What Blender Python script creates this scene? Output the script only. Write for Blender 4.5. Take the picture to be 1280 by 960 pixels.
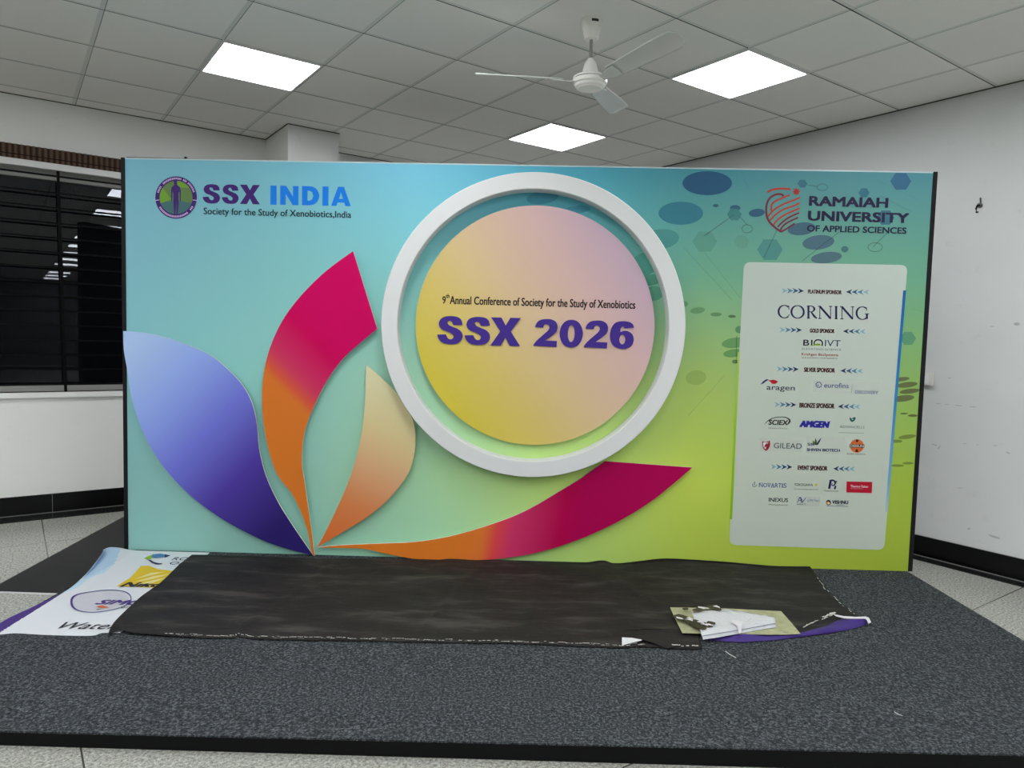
import bpy, bmesh, math, random
from mathutils import Vector, Matrix
from mathutils.geometry import tessellate_polygon
random.seed(7)
for o in list(bpy.data.objects):
    bpy.data.objects.remove(o)
SC = bpy.context.scene
COL = SC.collection

# ------------------------------------------------------------------ camera, world, exposure
CAM = Vector((0.0, 0.0, 1.43266))
FW = Vector((-0.00441113, 0.99789701, -0.0646691))
RT = Vector((0.99963513, 0.0061237, 0.02630777))
UP = Vector((-0.02664846, 0.06452946, 0.99755993))
FPX = 888.635
cd = bpy.data.cameras.new('camera')
cam = bpy.data.objects.new('camera', cd)
COL.objects.link(cam)
cam.matrix_world = Matrix(((RT.x, UP.x, -FW.x, CAM.x), (RT.y, UP.y, -FW.y, CAM.y), (RT.z, UP.z, -FW.z, CAM.z), (0, 0, 0, 1)))
cd.sensor_fit = 'HORIZONTAL'
cd.sensor_width = 36.0
cd.lens = FPX / 1280.0 * 36.0
cd.clip_start = 0.05
cd.clip_end = 100
SC.camera = cam
wd = bpy.data.worlds.new('night')
SC.world = wd
wd.use_nodes = True
wd.node_tree.nodes['Background'].inputs[0].default_value = (0.010, 0.011, 0.014, 1)
wd.node_tree.nodes['Background'].inputs[1].default_value = 0.5
SC.view_settings.view_transform = 'Standard'
SC.view_settings.look = 'None'
SC.view_settings.exposure = 0.0
SC.view_settings.gamma = 1.0
SC.view_settings.use_curve_mapping = False
LAMP = 18.2            # radiance of the ceiling light diffusers

# ------------------------------------------------------------------ measuring helpers
def ray(x, y):
    return FW + RT * ((x - 640) / FPX) + UP * ((480 - y) / FPX)
def at(x, y, Y):                      # point of the vertical plane Y seen at a photo position
    d = ray(x, y)
    return CAM + d * (Y / d.y)
def flat(x, y, Z):                    # point of the level plane Z
    d = ray(x, y)
    return CAM + d * ((Z - CAM.z) / d.z)
TH = math.radians(-35.6)
def G(a, b, z=0.0):                   # room grid (ceiling tiles, walls) -> world
    dx, dy = a + 1.02908, b + 4.41332
    return Vector((dx * math.cos(TH) + dy * math.sin(TH), -dx * math.sin(TH) + dy * math.cos(TH), z))
RZ = -TH                              # rotation of the room's axes in the world
def lin(c):
    c /= 255.0
    return c / 12.92 if c <= 0.04045 else ((c + 0.055) / 1.055) ** 2.4
def S(r, g, b, k=1.0):
    return (min(lin(r) * k, .95), min(lin(g) * k, .95), min(lin(b) * k, .95), 1.0)

# ------------------------------------------------------------------ materials
def mat(name, color, rough=0.6, spec=0.3, metal=0.0):
    m = bpy.data.materials.new(name)
    m.use_nodes = True
    p = m.node_tree.nodes['Principled BSDF']
    p.inputs['Base Color'].default_value = color
    p.inputs['Roughness'].default_value = rough
    p.inputs['Specular IOR Level'].default_value = spec
    p.inputs['Metallic'].default_value = metal
    return m
def nd(m, t, **kw):
    n = m.node_tree.nodes.new(t)
    for k, v in kw.items():
        setattr(n, k, v)
    return n
def lk(m, a, b):
    m.node_tree.links.new(a, b)
def pr(m):
    return m.node_tree.nodes['Principled BSDF']
def mathn(m, op, a, b=None, clamp=False):
    n = nd(m, 'ShaderNodeMath', operation=op)
    n.use_clamp = clamp
    for i, v in enumerate((a, b)):
        if v is None:
            continue
        if isinstance(v, (int, float)):
            n.inputs[i].default_value = v
        else:
            lk(m, v, n.inputs[i])
    return n.outputs[0]
def mixc(m, f, a, b, blend='MIX'):
    n = nd(m, 'ShaderNodeMix', data_type='RGBA', blend_type=blend)
    for s, v in ((0, f), (6, a), (7, b)):
        if isinstance(v, (int, float, tuple)):
            n.inputs[s].default_value = v
        else:
            lk(m, v, n.inputs[s])
    return n.outputs[2]
def ramp(m, src, stops, interp='LINEAR'):
    n = nd(m, 'ShaderNodeValToRGB')
    n.color_ramp.interpolation = interp
    e = n.color_ramp.elements
    while len(e) < len(stops):
        e.new(0.5)
    for i, (p, c) in enumerate(stops):
        e[i].position = p
        e[i].color = c
    lk(m, src, n.inputs[0])
    return n.outputs[0]
def coords(m):
    return nd(m, 'ShaderNodeTexCoord').outputs['Object']
def noise(m, vec, scale, detail=4, rough=0.55):
    n = nd(m, 'ShaderNodeTexNoise')
    n.inputs['Scale'].default_value = scale
    n.inputs['Detail'].default_value = detail
    n.inputs['Roughness'].default_value = rough
    lk(m, vec, n.inputs['Vector'])
    return n.outputs['Fac']
def bump(m, h, strength=0.2, dist=0.01):
    n = nd(m, 'ShaderNodeBump')
    n.inputs['Strength'].default_value = strength
    n.inputs['Distance'].default_value = dist
    lk(m, h, n.inputs['Height'])
    lk(m, n.outputs[0], pr(m).inputs['Normal'])
def gradmat(name, p0, p1, stops, rough=0.55, spec=0.25):    # printed gradient from p0 to p1 (world x, z)
    m = mat(name, (1, 1, 1, 1), rough, spec)
    sx = nd(m, 'ShaderNodeSeparateXYZ')
    lk(m, coords(m), sx.inputs[0])
    dx, dz = p1[0] - p0[0], p1[1] - p0[1]
    L = dx * dx + dz * dz
    a = mathn(m, 'MULTIPLY', mathn(m, 'SUBTRACT', sx.outputs[0], p0[0]), dx / L)
    b = mathn(m, 'MULTIPLY', mathn(m, 'SUBTRACT', sx.outputs[2], p0[1]), dz / L)
    lk(m, ramp(m, mathn(m, 'ADD', a, b), stops), pr(m).inputs['Base Color'])
    return m
def inkmat(name, color, alpha=1.0, rough=0.55):
    m = mat(name, color, rough, 0.2)
    pr(m).inputs['Alpha'].default_value = alpha
    return m

# ------------------------------------------------------------------ mesh builder
class MB:
    def __init__(s):
        s.v, s.f, s.mi, s.mats = [], [], [], []
    def mid(s, m):
        if m not in s.mats:
            s.mats.append(m)
        return s.mats.index(m)
    def add(s, vs, fs, m):
        o = len(s.v)
        s.v += [Vector(v) for v in vs]
        i = s.mid(m)
        for f in fs:
            s.f.append([o + k for k in f])
            s.mi.append(i)
    def box(s, lo, hi, m, T=None):
        x0, y0, z0 = lo
        x1, y1, z1 = hi
        vs = [(x0, y0, z0), (x1, y0, z0), (x1, y1, z0), (x0, y1, z0), (x0, y0, z1), (x1, y0, z1), (x1, y1, z1), (x0, y1, z1)]
        if T:
            vs = [T(*v) for v in vs]
        s.add(vs, [(3, 2, 1, 0), (4, 5, 6, 7), (0, 1, 5, 4), (1, 2, 6, 5), (2, 3, 7, 6), (3, 0, 4, 7)], m)
    def face(s, pts, m):                       # flat polygon, any outline
        pts = [Vector(p) for p in pts]
        s.add(pts, tessellate_polygon([pts]), m)
    def slab(s, pts, d, m, side=None):         # polygon pushed along vector d, front face at pts
        pts = [Vector(p) for p in pts]
        d = Vector(d)
        n = len(pts)
        tri = tessellate_polygon([pts])
        s.add(pts, tri, m)
        s.add([p + d for p in pts], [t[::-1] for t in tri], side or m)
        vs = []
        fs = []
        for i in range(n):
            k = len(vs)
            a, b = pts[i], pts[(i + 1) % n]
            vs += [a, b, b + d, a + d]
            fs.append((k, k + 1, k + 2, k + 3))
        s.add(vs, fs, side or m)
    def strip(s, A, B, m, closed=False):       # quads between two rails
        n = len(A)
        fs = []
        for i in range(n if closed else n - 1):
            j = (i + 1) % n
            fs.append((i, j, n + j, n + i))
        s.add(list(A) + list(B), fs, m)
    def lathe(s, prof, m, c=(0, 0, 0), n=40):
        vs = []
        fs = []
        k = len(prof)
        for i in range(n):
            t = 2 * math.pi * i / n
            for r, z in prof:
                vs.append((c[0] + r * math.cos(t), c[1] + r * math.sin(t), c[2] + z))
        for i in range(n):
            for q in range(k - 1):
                a, b = i * k + q, ((i + 1) % n) * k + q
                fs.append((a, b, b + 1, a + 1))
        s.add(vs, fs, m)
    def tube(s, path, r, m, n=10):
        path = [Vector(p) for p in path]
        rings = []
        for i, p in enumerate(path):
            t = (path[min(i + 1, len(path) - 1)] - path[max(i - 1, 0)]).normalized()
            u = t.cross(Vector((0, 0, 1)))
            if u.length < .01:
                u = t.cross(Vector((1, 0, 0)))
            u.normalize()
            w = t.cross(u)
            rings.append([p + (u * math.cos(2 * math.pi * k / n) + w * math.sin(2 * math.pi * k / n)) * r for k in range(n)])
        vs = [v for q in rings for v in q]
        fs = [(i * n + k, i * n + (k + 1) % n, (i + 1) * n + (k + 1) % n, (i + 1) * n + k) for i in range(len(rings) - 1) for k in range(n)]
        fs += [tuple(range(n)), tuple(range((len(rings) - 1) * n, len(rings) * n))[::-1]]
        s.add(vs, fs, m)
    def build(s, name, parent=None, smooth=False, weld=False, origin=None):
        me = bpy.data.meshes.new(name)
        org = Vector(origin) if origin is not None else Vector((0, 0, 0))
        me.from_pydata([v - org for v in s.v], [], s.f)
        for m in s.mats:
            me.materials.append(m)
        for p, i in zip(me.polygons, s.mi):
            p.material_index = i
        bm = bmesh.new()
        bm.from_mesh(me)
        if weld:
            bmesh.ops.remove_doubles(bm, verts=bm.verts, dist=1e-5)
            bmesh.ops.recalc_face_normals(bm, faces=bm.faces)
        if smooth:
            for f in bm.faces:
                f.smooth = True
            for e in bm.edges:
                if len(e.link_faces) == 2 and e.calc_face_angle(0) > math.radians(40):
                    e.smooth = False
        bm.to_mesh(me)
        bm.free()
        me.update()
        o = bpy.data.objects.new(name, me)
        COL.objects.link(o)
        o.location = org
        if parent:
            o.parent = parent
            o.matrix_parent_inverse = parent_inv(parent)
        return o
def parent_inv(p):
    m = Matrix.Translation(p.location) @ p.rotation_euler.to_matrix().to_4x4()
    if p.parent:
        m = p.parent.matrix_basis @ p.matrix_parent_inverse @ m if False else parent_world(p.parent) @ p.matrix_parent_inverse @ m
    return m.inverted()
def parent_world(p):
    m = Matrix.Translation(p.location) @ p.rotation_euler.to_matrix().to_4x4()
    if p.parent:
        m = parent_world(p.parent) @ p.matrix_parent_inverse @ m
    return m
def tag(o, label=None, cat=None, group=None, kind=None):
    for k, v in (('label', label), ('category', cat), ('group', group), ('kind', kind)):
        if v:
            o[k] = v
    return o
def empty(name, loc):
    o = bpy.data.objects.new(name, None)
    o.empty_display_size = .1
    COL.objects.link(o)
    o.location = loc
    return o
def smoothloop(pts, n=6, corners=()):          # Catmull-Rom through 2D points, sharp at the given indices
    out = []
    N = len(pts)
    for i in range(N):
        p0, p1, p2, p3 = pts[(i - 1) % N], pts[i], pts[(i + 1) % N], pts[(i + 2) % N]
        if i in corners:
            p0 = p1
        if (i + 1) % N in corners:
            p3 = p2
        for k in range(n):
            t = k / n
            out.append(tuple(.5 * (2 * b + (c - a) * t + (2 * a - 5 * b + 4 * c - d) * t * t + (3 * b - a - 3 * c + d) * t ** 3)
                             for a, b, c, d in zip(p0, p1, p2, p3)))
    return out
def smoothline(pts, n=6):
    out = []
    N = len(pts)
    for i in range(N - 1):
        p0, p1, p2, p3 = pts[max(i - 1, 0)], pts[i], pts[i + 1], pts[min(i + 2, N - 1)]
        for k in range(n):
            t = k / n
            out.append(tuple(.5 * (2 * b + (c - a) * t + (2 * a - 5 * b + 4 * c - d) * t * t + (3 * b - a - 3 * c + d) * t ** 3)
                             for a, b, c, d in zip(p0, p1, p2, p3)))
    out.append(tuple(pts[-1]))
    return out

# ------------------------------------------------------------------ lettering
def textmesh(s, bold=0.0, shear=0.0):
    cu = bpy.data.curves.new('lettering', 'FONT')
    cu.body = s
    cu.offset = bold
    cu.shear = shear
    cu.resolution_u = 3
    o = bpy.data.objects.new('lettering', cu)
    COL.objects.link(o)
    dg = bpy.context.evaluated_depsgraph_get()
    me = bpy.data.meshes.new_from_object(o.evaluated_get(dg))
    vs = [v.co.copy() for v in me.vertices]
    fs = [tuple(p.vertices) for p in me.polygons]
    bpy.data.objects.remove(o)
    bpy.data.curves.remove(cu)
    bpy.data.meshes.remove(me)
    x0, x1 = min(v.x for v in vs), max(v.x for v in vs)
    y0, y1 = min(v.y for v in vs), max(v.y for v in vs)
    return [((v.x - x0) / (x1 - x0), (v.y - y0) / (y1 - y0)) for v in vs], fs
def put_text(mb, s, xl, xr, yt, yb, m, Y, bold=0.0, shear=0.0, dy=0.0):
    """ink box in photo positions: left and right ends, top and bottom at the left end, dy = drop at the right end"""
    A, B = at(xl, yb, Y), at(xr, yb + dy, Y)
    h = at(xl, yt, Y).z - A.z
    z0 = (A.z + B.z) / 2
    uv, fs = textmesh(s, 0.0, shear)
    d = bold * h * .8
    for k, (ox, oz) in enumerate(((0, 0), (-d, d * .6), (d, d * .6), (-d, -d * .6), (d, -d * .6)) if bold else ((0, 0),)):
        mb.add([(A.x + d + u * (B.x - A.x - 2 * d) + ox, Y - .00002 * k, z0 + d * .6 + v * (h - 1.2 * d) + oz) for u, v in uv], fs, m)
def stroke2d(pts, w, n=5):
    """polyline with width -> two rails; w is a number or a list along the points"""
    ws = w if isinstance(w, (list, tuple)) else [w] * len(pts)
    P = smoothline([(p[0], p[1], q) for p, q in zip(pts, ws)], n)
    L, R = [], []
    for i, p in enumerate(P):
        a, b = P[max(i - 1, 0)], P[min(i + 1, len(P) - 1)]
        tx, ty = b[0] - a[0], b[1] - a[1]
        q = math.hypot(tx, ty) or 1
        nx, ny = -ty / q * p[2] / 2, tx / q * p[2] / 2
        L.append((p[0] + nx, p[1] + ny))
        R.append((p[0] - nx, p[1] - ny))
    return L, R
class Glyphs:
    """heavy display letters in a unit box: one outline (with corner indices) and an optional hole"""
    S = ([(368, 452), (362, 415), (345, 380), (305, 355), (240, 346), (165, 352), (108, 380), (82, 430), (90, 478), (125, 514), (180, 535), (226, 555), (256, 578), (262, 603), (245, 627), (215, 631), (188, 612), (168, 572),
          (62, 577), (76, 622), (112, 665), (165, 687), (240, 692), (308, 681), (353, 646), (373, 595), (361, 545), (320, 506), (260, 481), (212, 462), (189, 441), (186, 419), (206, 405), (235, 413), (258, 457)], (0, 17, 18, 34), None)
    X = ([(0, 0), (35, 0), (50, 28), (65, 0), (100, 0), (68, 49), (100, 100), (65, 100), (50, 71), (35, 100), (0, 100), (32, 49)], range(12), None)
    I = ([(0, 0), (100, 0), (100, 100), (0, 100)], range(4), None)
    N = ([(0, 0), (32, 0), (70, 56), (70, 0), (100, 0), (100, 100), (69, 100), (30, 43), (30, 100), (0, 100)], range(10), None)
    A = ([(35, 0), (65, 0), (100, 100), (73, 100), (67, 82), (33, 82), (27, 100), (0, 100)], range(8), [(40, 63), (60, 63), (50, 28)])
    D = ([(0, 0), (40, 0), (68, 5), (90, 22), (100, 50), (90, 78), (68, 95), (40, 100), (0, 100)], (0, 1, 7, 8), [(32, 24), (44, 24), (58, 31), (66, 50), (58, 69), (44, 76), (32, 76)])
    Zero = ([(50, 0), (76, 6), (93, 24), (100, 50), (93, 76), (76, 94), (50, 100), (24, 94), (7, 76), (0, 50), (7, 24), (24, 6)], (), [(50 + 15 * math.cos(t * math.pi / 12), 50 + 31 * math.sin(t * math.pi / 12)) for t in range(24)])
    Two = ([(28, 468), (45, 422), (85, 385), (150, 371), (220, 373), (275, 402), (297, 452), (289, 507), (253, 550), (205, 588), (155, 624), (295, 628), (291, 698), (12, 690), (28, 660), (62, 618), (130, 556), (183, 506),
            (200, 470), (189, 441), (160, 430), (136, 441), (125, 474)], (0, 10, 11, 12, 13, 22), None)
    Six = ([(1200, 470), (1185, 430), (1140, 402), (1060, 395), (982, 415), (937, 475), (920, 560), (931, 640), (975, 700), (1050, 727), (1130, 721), (1185, 680), (1203, 615), (1186, 555), (1142, 519), (1090, 509), (1041, 526),
            (1043, 488), (1058, 462), (1078, 462), (1090, 483)], (0, 16, 20), [(1068 + 36 * math.cos(t * math.pi / 12), 617 + 57 * math.sin(t * math.pi / 12)) for t in range(24)])
def put_glyph(mb, g, x0, x1, z0, z1, m, Y, th=0.0):
    out, cor, hole = g
    ax, bx = min(p[0] for p in out), max(p[0] for p in out)
    ay, by = min(p[1] for p in out), max(p[1] for p in out)
    f = lambda p: Vector((x0 + (p[0] - ax) / (bx - ax) * (x1 - x0), Y, z1 - (p[1] - ay) / (by - ay) * (z1 - z0)))
    loops = [[f(p) for p in (out if len(cor) == len(out) else smoothloop(out, 4, cor))]]
    if hole:
        loops.append([f(p) for p in hole])
    mb.add([p for l in loops for p in l], tessellate_polygon(loops), m)
    if th:
        D = Vector((0, th, 0))
        for l in loops:
            mb.strip(l, [p + D for p in l], m, True)
def put_word(mb, items, yt, yb, m, Y, th=0.0):
    """items: (glyph, left, right, drop) in photo positions"""
    for g, xl, xr, dy in items:
        A, B = at(xl, yb + dy, Y), at(xr, yb + dy, Y)
        top = at((xl + xr) / 2, yt + dy, Y).z
        put_glyph(mb, g, A.x, B.x, (A.z + B.z) / 2, top, m, Y, th)
def ell(cx, cy, rx, ry, n=28, rot=0.0):
    return [(cx + rx * math.cos(2 * math.pi * k / n + rot), cy + ry * math.sin(2 * math.pi * k / n + rot)) for k in range(n)]

# ================================================================== THE ROOM
H = 3.10
A0, A1, B0, B1 = -9.5, 4.10, -22.4, 2.00      # room extents in tile-grid coordinates
def roommat(name, color, rough, spec=0.3):
    m = mat(name, color, rough, spec)
    return m
# white painted walls, faint scuffs
def wallmat(name, a, b, c):
    m = mat(name, a, 0.55, 0.3)
    co = coords(m)
    n1 = noise(m, co, 1.3, 5)
    n2 = noise(m, co, 9.0, 6, .7)
    f = mathn(m, 'MULTIPLY', mathn(m, 'SUBTRACT', n2, .60, True), 1.6, True)
    lk(m, mixc(m, f, ramp(m, n1, [(.3, a), (.7, b)]), c), pr(m).inputs['Base Color'])
    return m
M_WALL = wallmat('white wall paint', S(209, 212, 211), S(217, 219, 218), S(170, 170, 166))
M_WALL_LIT = wallmat('lit white wall paint', S(238, 239, 236), S(242, 243, 240), S(205, 205, 200))  # same wall paint, with the left side's stronger light put into the colour
# terrazzo floor
M_FLOOR = mat('speckled terrazzo', (1, 1, 1, 1), 0.22, 0.45)
_c = coords(M_FLOOR)
_sp = noise(M_FLOOR, _c, 85, 4, .78)
_lg = noise(M_FLOOR, _c, 2.0, 3)
_b = ramp(M_FLOOR, _sp, [(.30, S(70, 70, 65)), (.44, S(142, 142, 135)), (.56, S(180, 180, 172)), (.72, S(220, 220, 212))])
_b = mixc(M_FLOOR, mathn(M_FLOOR, 'MULTIPLY', _lg, .25), _b, S(150, 150, 144))
_sx = nd(M_FLOOR, 'ShaderNodeSeparateXYZ')
lk(M_FLOOR, _c, _sx.inputs[0])
def gridline(m, out, off, size, half):
    f = mathn(m, 'FRACT', mathn(m, 'ADD', mathn(m, 'DIVIDE', mathn(m, 'SUBTRACT', out, off), size), 100.5))
    return mathn(m, 'LESS_THAN', mathn(m, 'ABSOLUTE', mathn(m, 'SUBTRACT', f, .5)), half / size)
_j = mathn(M_FLOOR, 'MAXIMUM', gridline(M_FLOOR, _sx.outputs[0], -0.85, 1.95, .003), gridline(M_FLOOR, _sx.outputs[1], -2.77, 1.95, .003))
lk(M_FLOOR, mixc(M_FLOOR, _j, _b, S(70, 68, 62)), pr(M_FLOOR).inputs['Base Color'])
# ceiling tiles
M_CEIL = mat('mineral fibre ceiling tile', (1, 1, 1, 1), 0.9, 0.1)
_c = coords(M_CEIL)
_sx = nd(M_CEIL, 'ShaderNodeSeparateXYZ')
lk(M_CEIL, _c, _sx.inputs[0])
_fl = nd(M_CEIL, 'ShaderNodeVectorMath', operation='FLOOR')
_sc = nd(M_CEIL, 'ShaderNodeVectorMath', operation='SCALE')
_sc.inputs[3].default_value = 1 / .6
lk(M_CEIL, _c, _sc.inputs[0])
lk(M_CEIL, _sc.outputs[0], _fl.inputs[0])
_wn = nd(M_CEIL, 'ShaderNodeTexWhiteNoise', noise_dimensions='2D')
lk(M_CEIL, _fl.outputs[0], _wn.inputs['Vector'])
_b = ramp(M_CEIL, _wn.outputs['Value'], [(0, S(236, 234, 229)), (1, S(242, 240, 235))])
_b = mixc(M_CEIL, mathn(M_CEIL, 'MULTIPLY', noise(M_CEIL, _c, 60, 2), .12), _b, S(200, 202, 197))
_j1 = mathn(M_CEIL, 'MAXIMUM', gridline(M_CEIL, _sx.outputs[0], 0, .6, .0125), gridline(M_CEIL, _sx.outputs[1], 0, .6, .0125))
_b = mixc(M_CEIL, _j1, _b, S(216, 218, 213))
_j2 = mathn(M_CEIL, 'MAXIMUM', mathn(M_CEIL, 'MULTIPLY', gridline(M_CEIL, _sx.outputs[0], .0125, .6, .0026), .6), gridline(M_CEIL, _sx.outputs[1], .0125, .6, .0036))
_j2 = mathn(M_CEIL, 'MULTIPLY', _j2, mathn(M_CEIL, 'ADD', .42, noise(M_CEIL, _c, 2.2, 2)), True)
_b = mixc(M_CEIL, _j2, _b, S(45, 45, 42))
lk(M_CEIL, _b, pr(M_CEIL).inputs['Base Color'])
M_SKIRT = mat('black polished granite', S(7, 7, 9), 0.3, 0.25)
M_BORDER = mat('dark granite border', S(26, 26, 27), 0.25, 0.5)
M_WHITE = mat('white enamel', S(226, 227, 225), 0.35, 0.4)

def room_obj(mb, name, kind='structure'):
    o = mb.build(name)
    o.rotation_euler = (0, 0, RZ)
    g = G(0, 0, 0)
    o.location = g
    if kind:
        o['kind'] = kind
    return o
def rbox(mb, lo, hi, m):
    mb.box(lo, hi, m)
mb = MB(); mb.box((A0, B0, -.1), (A1, B1, 0), M_FLOOR); room_obj(mb, 'floor')
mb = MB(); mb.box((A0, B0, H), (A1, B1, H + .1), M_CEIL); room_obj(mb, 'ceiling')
mb = MB(); mb.box((A1, B0, 0), (A1 + .2, B1 + .2, H), M_WALL); room_obj(mb, 'wall_right')
WA0, WA1, WZ0, WZ1 = -2.3, 0.55, .93, 2.62    # window opening
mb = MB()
mb.box((A0, B1, 0), (A1, B1 + .2, WZ0), M_WALL_LIT)
mb.box((A0, B1, WZ1), (A1, B1 + .2, H), M_WALL_LIT)
mb.box((A0, B1, WZ0), (WA0, B1 + .2, WZ1), M_WALL_LIT)
mb.box((WA1, B1, WZ0), (A1, B1 + .2, WZ1), M_WALL_LIT)
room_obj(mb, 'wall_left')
M_HALL = mat('grey hall partition', S(122, 122, 124), .7, .2)
mb = MB(); mb.box((A0 - .2, B0, 0), (A0, B1 + .2, H), M_HALL); room_obj(mb, 'wall_far')
mb = MB(); mb.box((A0 - .2, B0 - .2, 0), (A1 + .2, B0, H), M_HALL); room_obj(mb, 'wall_rear')
mb = MB(); mb.box((.828, 1.40, 0), (1.253, B1, H), M_WALL_LIT); room_obj(mb, 'wall_pillar')
# skirting and dark floor border along both walls
mb = MB(); mb.box((A1 - .015, B0, 0), (A1, B1 - .015, .145), M_SKIRT); room_obj(mb, 'baseboard_right')
mb = MB(); mb.box((A0, B1 - .015, 0), (.828, B1, .15), M_SKIRT); mb.box((1.253, B1 - .015, 0), (A1, B1, .15), M_SKIRT); room_obj(mb, 'baseboard_left')
mb = MB(); mb.box((A1 - .115, B0, 0), (A1 - .015, B1 - .2, .006), M_BORDER); room_obj(mb, 'trim_1')
mb = MB(); mb.box((A0, B1 - .20, 0), (.828, B1 - .015, .006), M_BORDER); room_obj(mb, 'trim_2')
M_LINE = mat('pale grout line', S(120, 120, 116), .6, .3)
M_GAP = mat('dark shadow gap', S(92, 92, 88), .8, .1)  # shade line under the ceiling edge, put in as thin dark strips
mb = MB(); mb.box((A1 - .020, B0, .006), (A1 - .015, B1 - .2, .010), M_LINE); room_obj(mb, 'trim_3')
mb = MB(); mb.box((A0, B1 - .020, .006), (.828, B1 - .015, .010), M_LINE); mb.box((-.776, B1 - .0165, .01), (-.772, B1 - .015, .15), M_LINE); room_obj(mb, 'trim_4')
mb = MB(); mb.box((A1 - .006, B0, H - .007), (A1, B1, H), M_GAP); room_obj(mb, 'shade_strip_right')
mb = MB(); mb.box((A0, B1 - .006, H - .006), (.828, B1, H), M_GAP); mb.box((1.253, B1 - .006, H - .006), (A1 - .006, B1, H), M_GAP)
mb.box((.822, 1.394, H - .006), (.828, B1 - .006, H), M_GAP); mb.box((.828, 1.394, H - .006), (1.259, 1.40, H), M_GAP); room_obj(mb, 'shade_strip_left')
# window: aluminium frame, panes, sill
M_ALU = mat('grey aluminium', S(176, 176, 172), 0.4, 0.4)
M_GLASS = bpy.data.materials.new('night window glass')
M_GLASS.use_nodes = True
_nt = M_GLASS.node_tree
_nt.nodes.remove(_nt.nodes['Principled BSDF'])
_tr = _nt.nodes.new('ShaderNodeBsdfTransparent'); _tr.inputs[0].default_value = (.55, .56, .58, 1)
_gl = _nt.nodes.new('ShaderNodeBsdfGlossy'); _gl.inputs['Roughness'].default_value = 0.012; _gl.inputs[0].default_value = (.78, .8, .84, 1)
_fr = _nt.nodes.new('ShaderNodeFresnel'); _fr.inputs[0].default_value = 1.5
_mx = _nt.nodes.new('ShaderNodeMixShader')
_nt.links.new(_fr.outputs[0], _mx.inputs[0]); _nt.links.new(_tr.outputs[0], _mx.inputs[1]); _nt.links.new(_gl.outputs[0], _mx.inputs[2])
_nt.links.new(_mx.outputs[0], _nt.nodes['Material Output'].inputs[0])
mb = MB()
mb.box((WA0, B1 + .10, WZ0), (WA1, B1 + .15, WZ0 + .055), M_ALU)
mb.box((WA0, B1 + .10, 2.535), (WA1, B1 + .15, WZ1), M_ALU)
for a in (WA0, WA1 - .05):
    mb.box((a, B1 + .10, WZ0 + .055), (a + .05, B1 + .15, 2.535), M_ALU)
win = room_obj(mb, 'window_1')
mb = MB(); mb.box((WA0 + .05, B1 + .12, WZ0 + .055), (WA1 - .05, B1 + .126, 2.535), M_GLASS)
o = mb.build('pane'); o.parent = win
mb = MB(); mb.box((WA0 - .03, B1 - .025, WZ0 - .04), (WA1 + .03, B1 + .10, WZ0), M_WALL_LIT)
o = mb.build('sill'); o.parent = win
mb = MB(); mb.box((WA0 - .05, B1 - .03, 2.592), (WA1 + .05, B1, 2.638), M_WHITE)
o = mb.build('head_rail'); o.parent = win

# ------------------------------------------------------------------ ceiling lights
M_DIFF = bpy.data.materials.new('lit opal diffuser')
M_DIFF.use_nodes = True
_nt = M_DIFF.node_tree
_nt.nodes.remove(_nt.nodes['Principled BSDF'])
_em = _nt.nodes.new('ShaderNodeEmission')
_em.inputs[0].default_value = (.955, .975, 1.0, 1)
_em.inputs[1].default_value = LAMP
_nt.links.new(_em.outputs[0], _nt.nodes['Material Output'].inputs[0])
def light_mesh():
    f = MB()
    for lo, hi in (((-.295, -.295), (.295, -.283)), ((-.295, .283), (.295, .295)), ((-.295, -.283), (-.283, .283)), ((.283, -.283), (.295, .283))):
        f.box((lo[0], lo[1], -.012), (hi[0], hi[1], 0), M_WHITE)
    d = MB()
    d.box((-.283, -.283, -.009), (.283, .283, -.001), M_DIFF)
    return f, d
_f, _d = light_mesh()
LF = _f.build('frame'); LD = _d.build('diffuser')
lamp0 = empty('ceiling_light', (0, 0, 0))
LF.parent = lamp0; LD.parent = lamp0
LIGHTS = [(.3, .3, 'lit square ceiling panel light at the left, nearest the window wall'),
          (2.7, -1.5, 'lit square ceiling panel light to the right of the fan'),
          (2.7, .3, 'lit square ceiling panel light just above the backdrop, behind the fan')]
for a in (2.7, .3, -2.1, -4.5, -6.9):  # side columns away from the mirrored rows are unseen, added for illumination
    for k in range(13 if a > 0 else 7 if a > -5 else 4):
        b = .3 - 1.8 * k
        if any(abs(a - q[0]) < .1 and abs(b - q[1]) < .1 for q in LIGHTS):
            continue
        LIGHTS.append((a, b, None))
for i, (a, b, lab) in enumerate(LIGHTS):
    if i == 0:
        o = lamp0
    else:
        o = lamp0.copy(); COL.objects.link(o)
        for ch in (LF, LD):
            c = ch.copy(); COL.objects.link(c); c.parent = o
    o.location = G(a, b, H)
    o.rotation_euler = (0, 0, RZ)
    tag(o, lab or 'lit square panel light in the hall ceiling, out of view; side columns added for light', 'ceiling light', 'square panel lights above the backdrop' if lab else 'panel lights further back in the hall')

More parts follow.
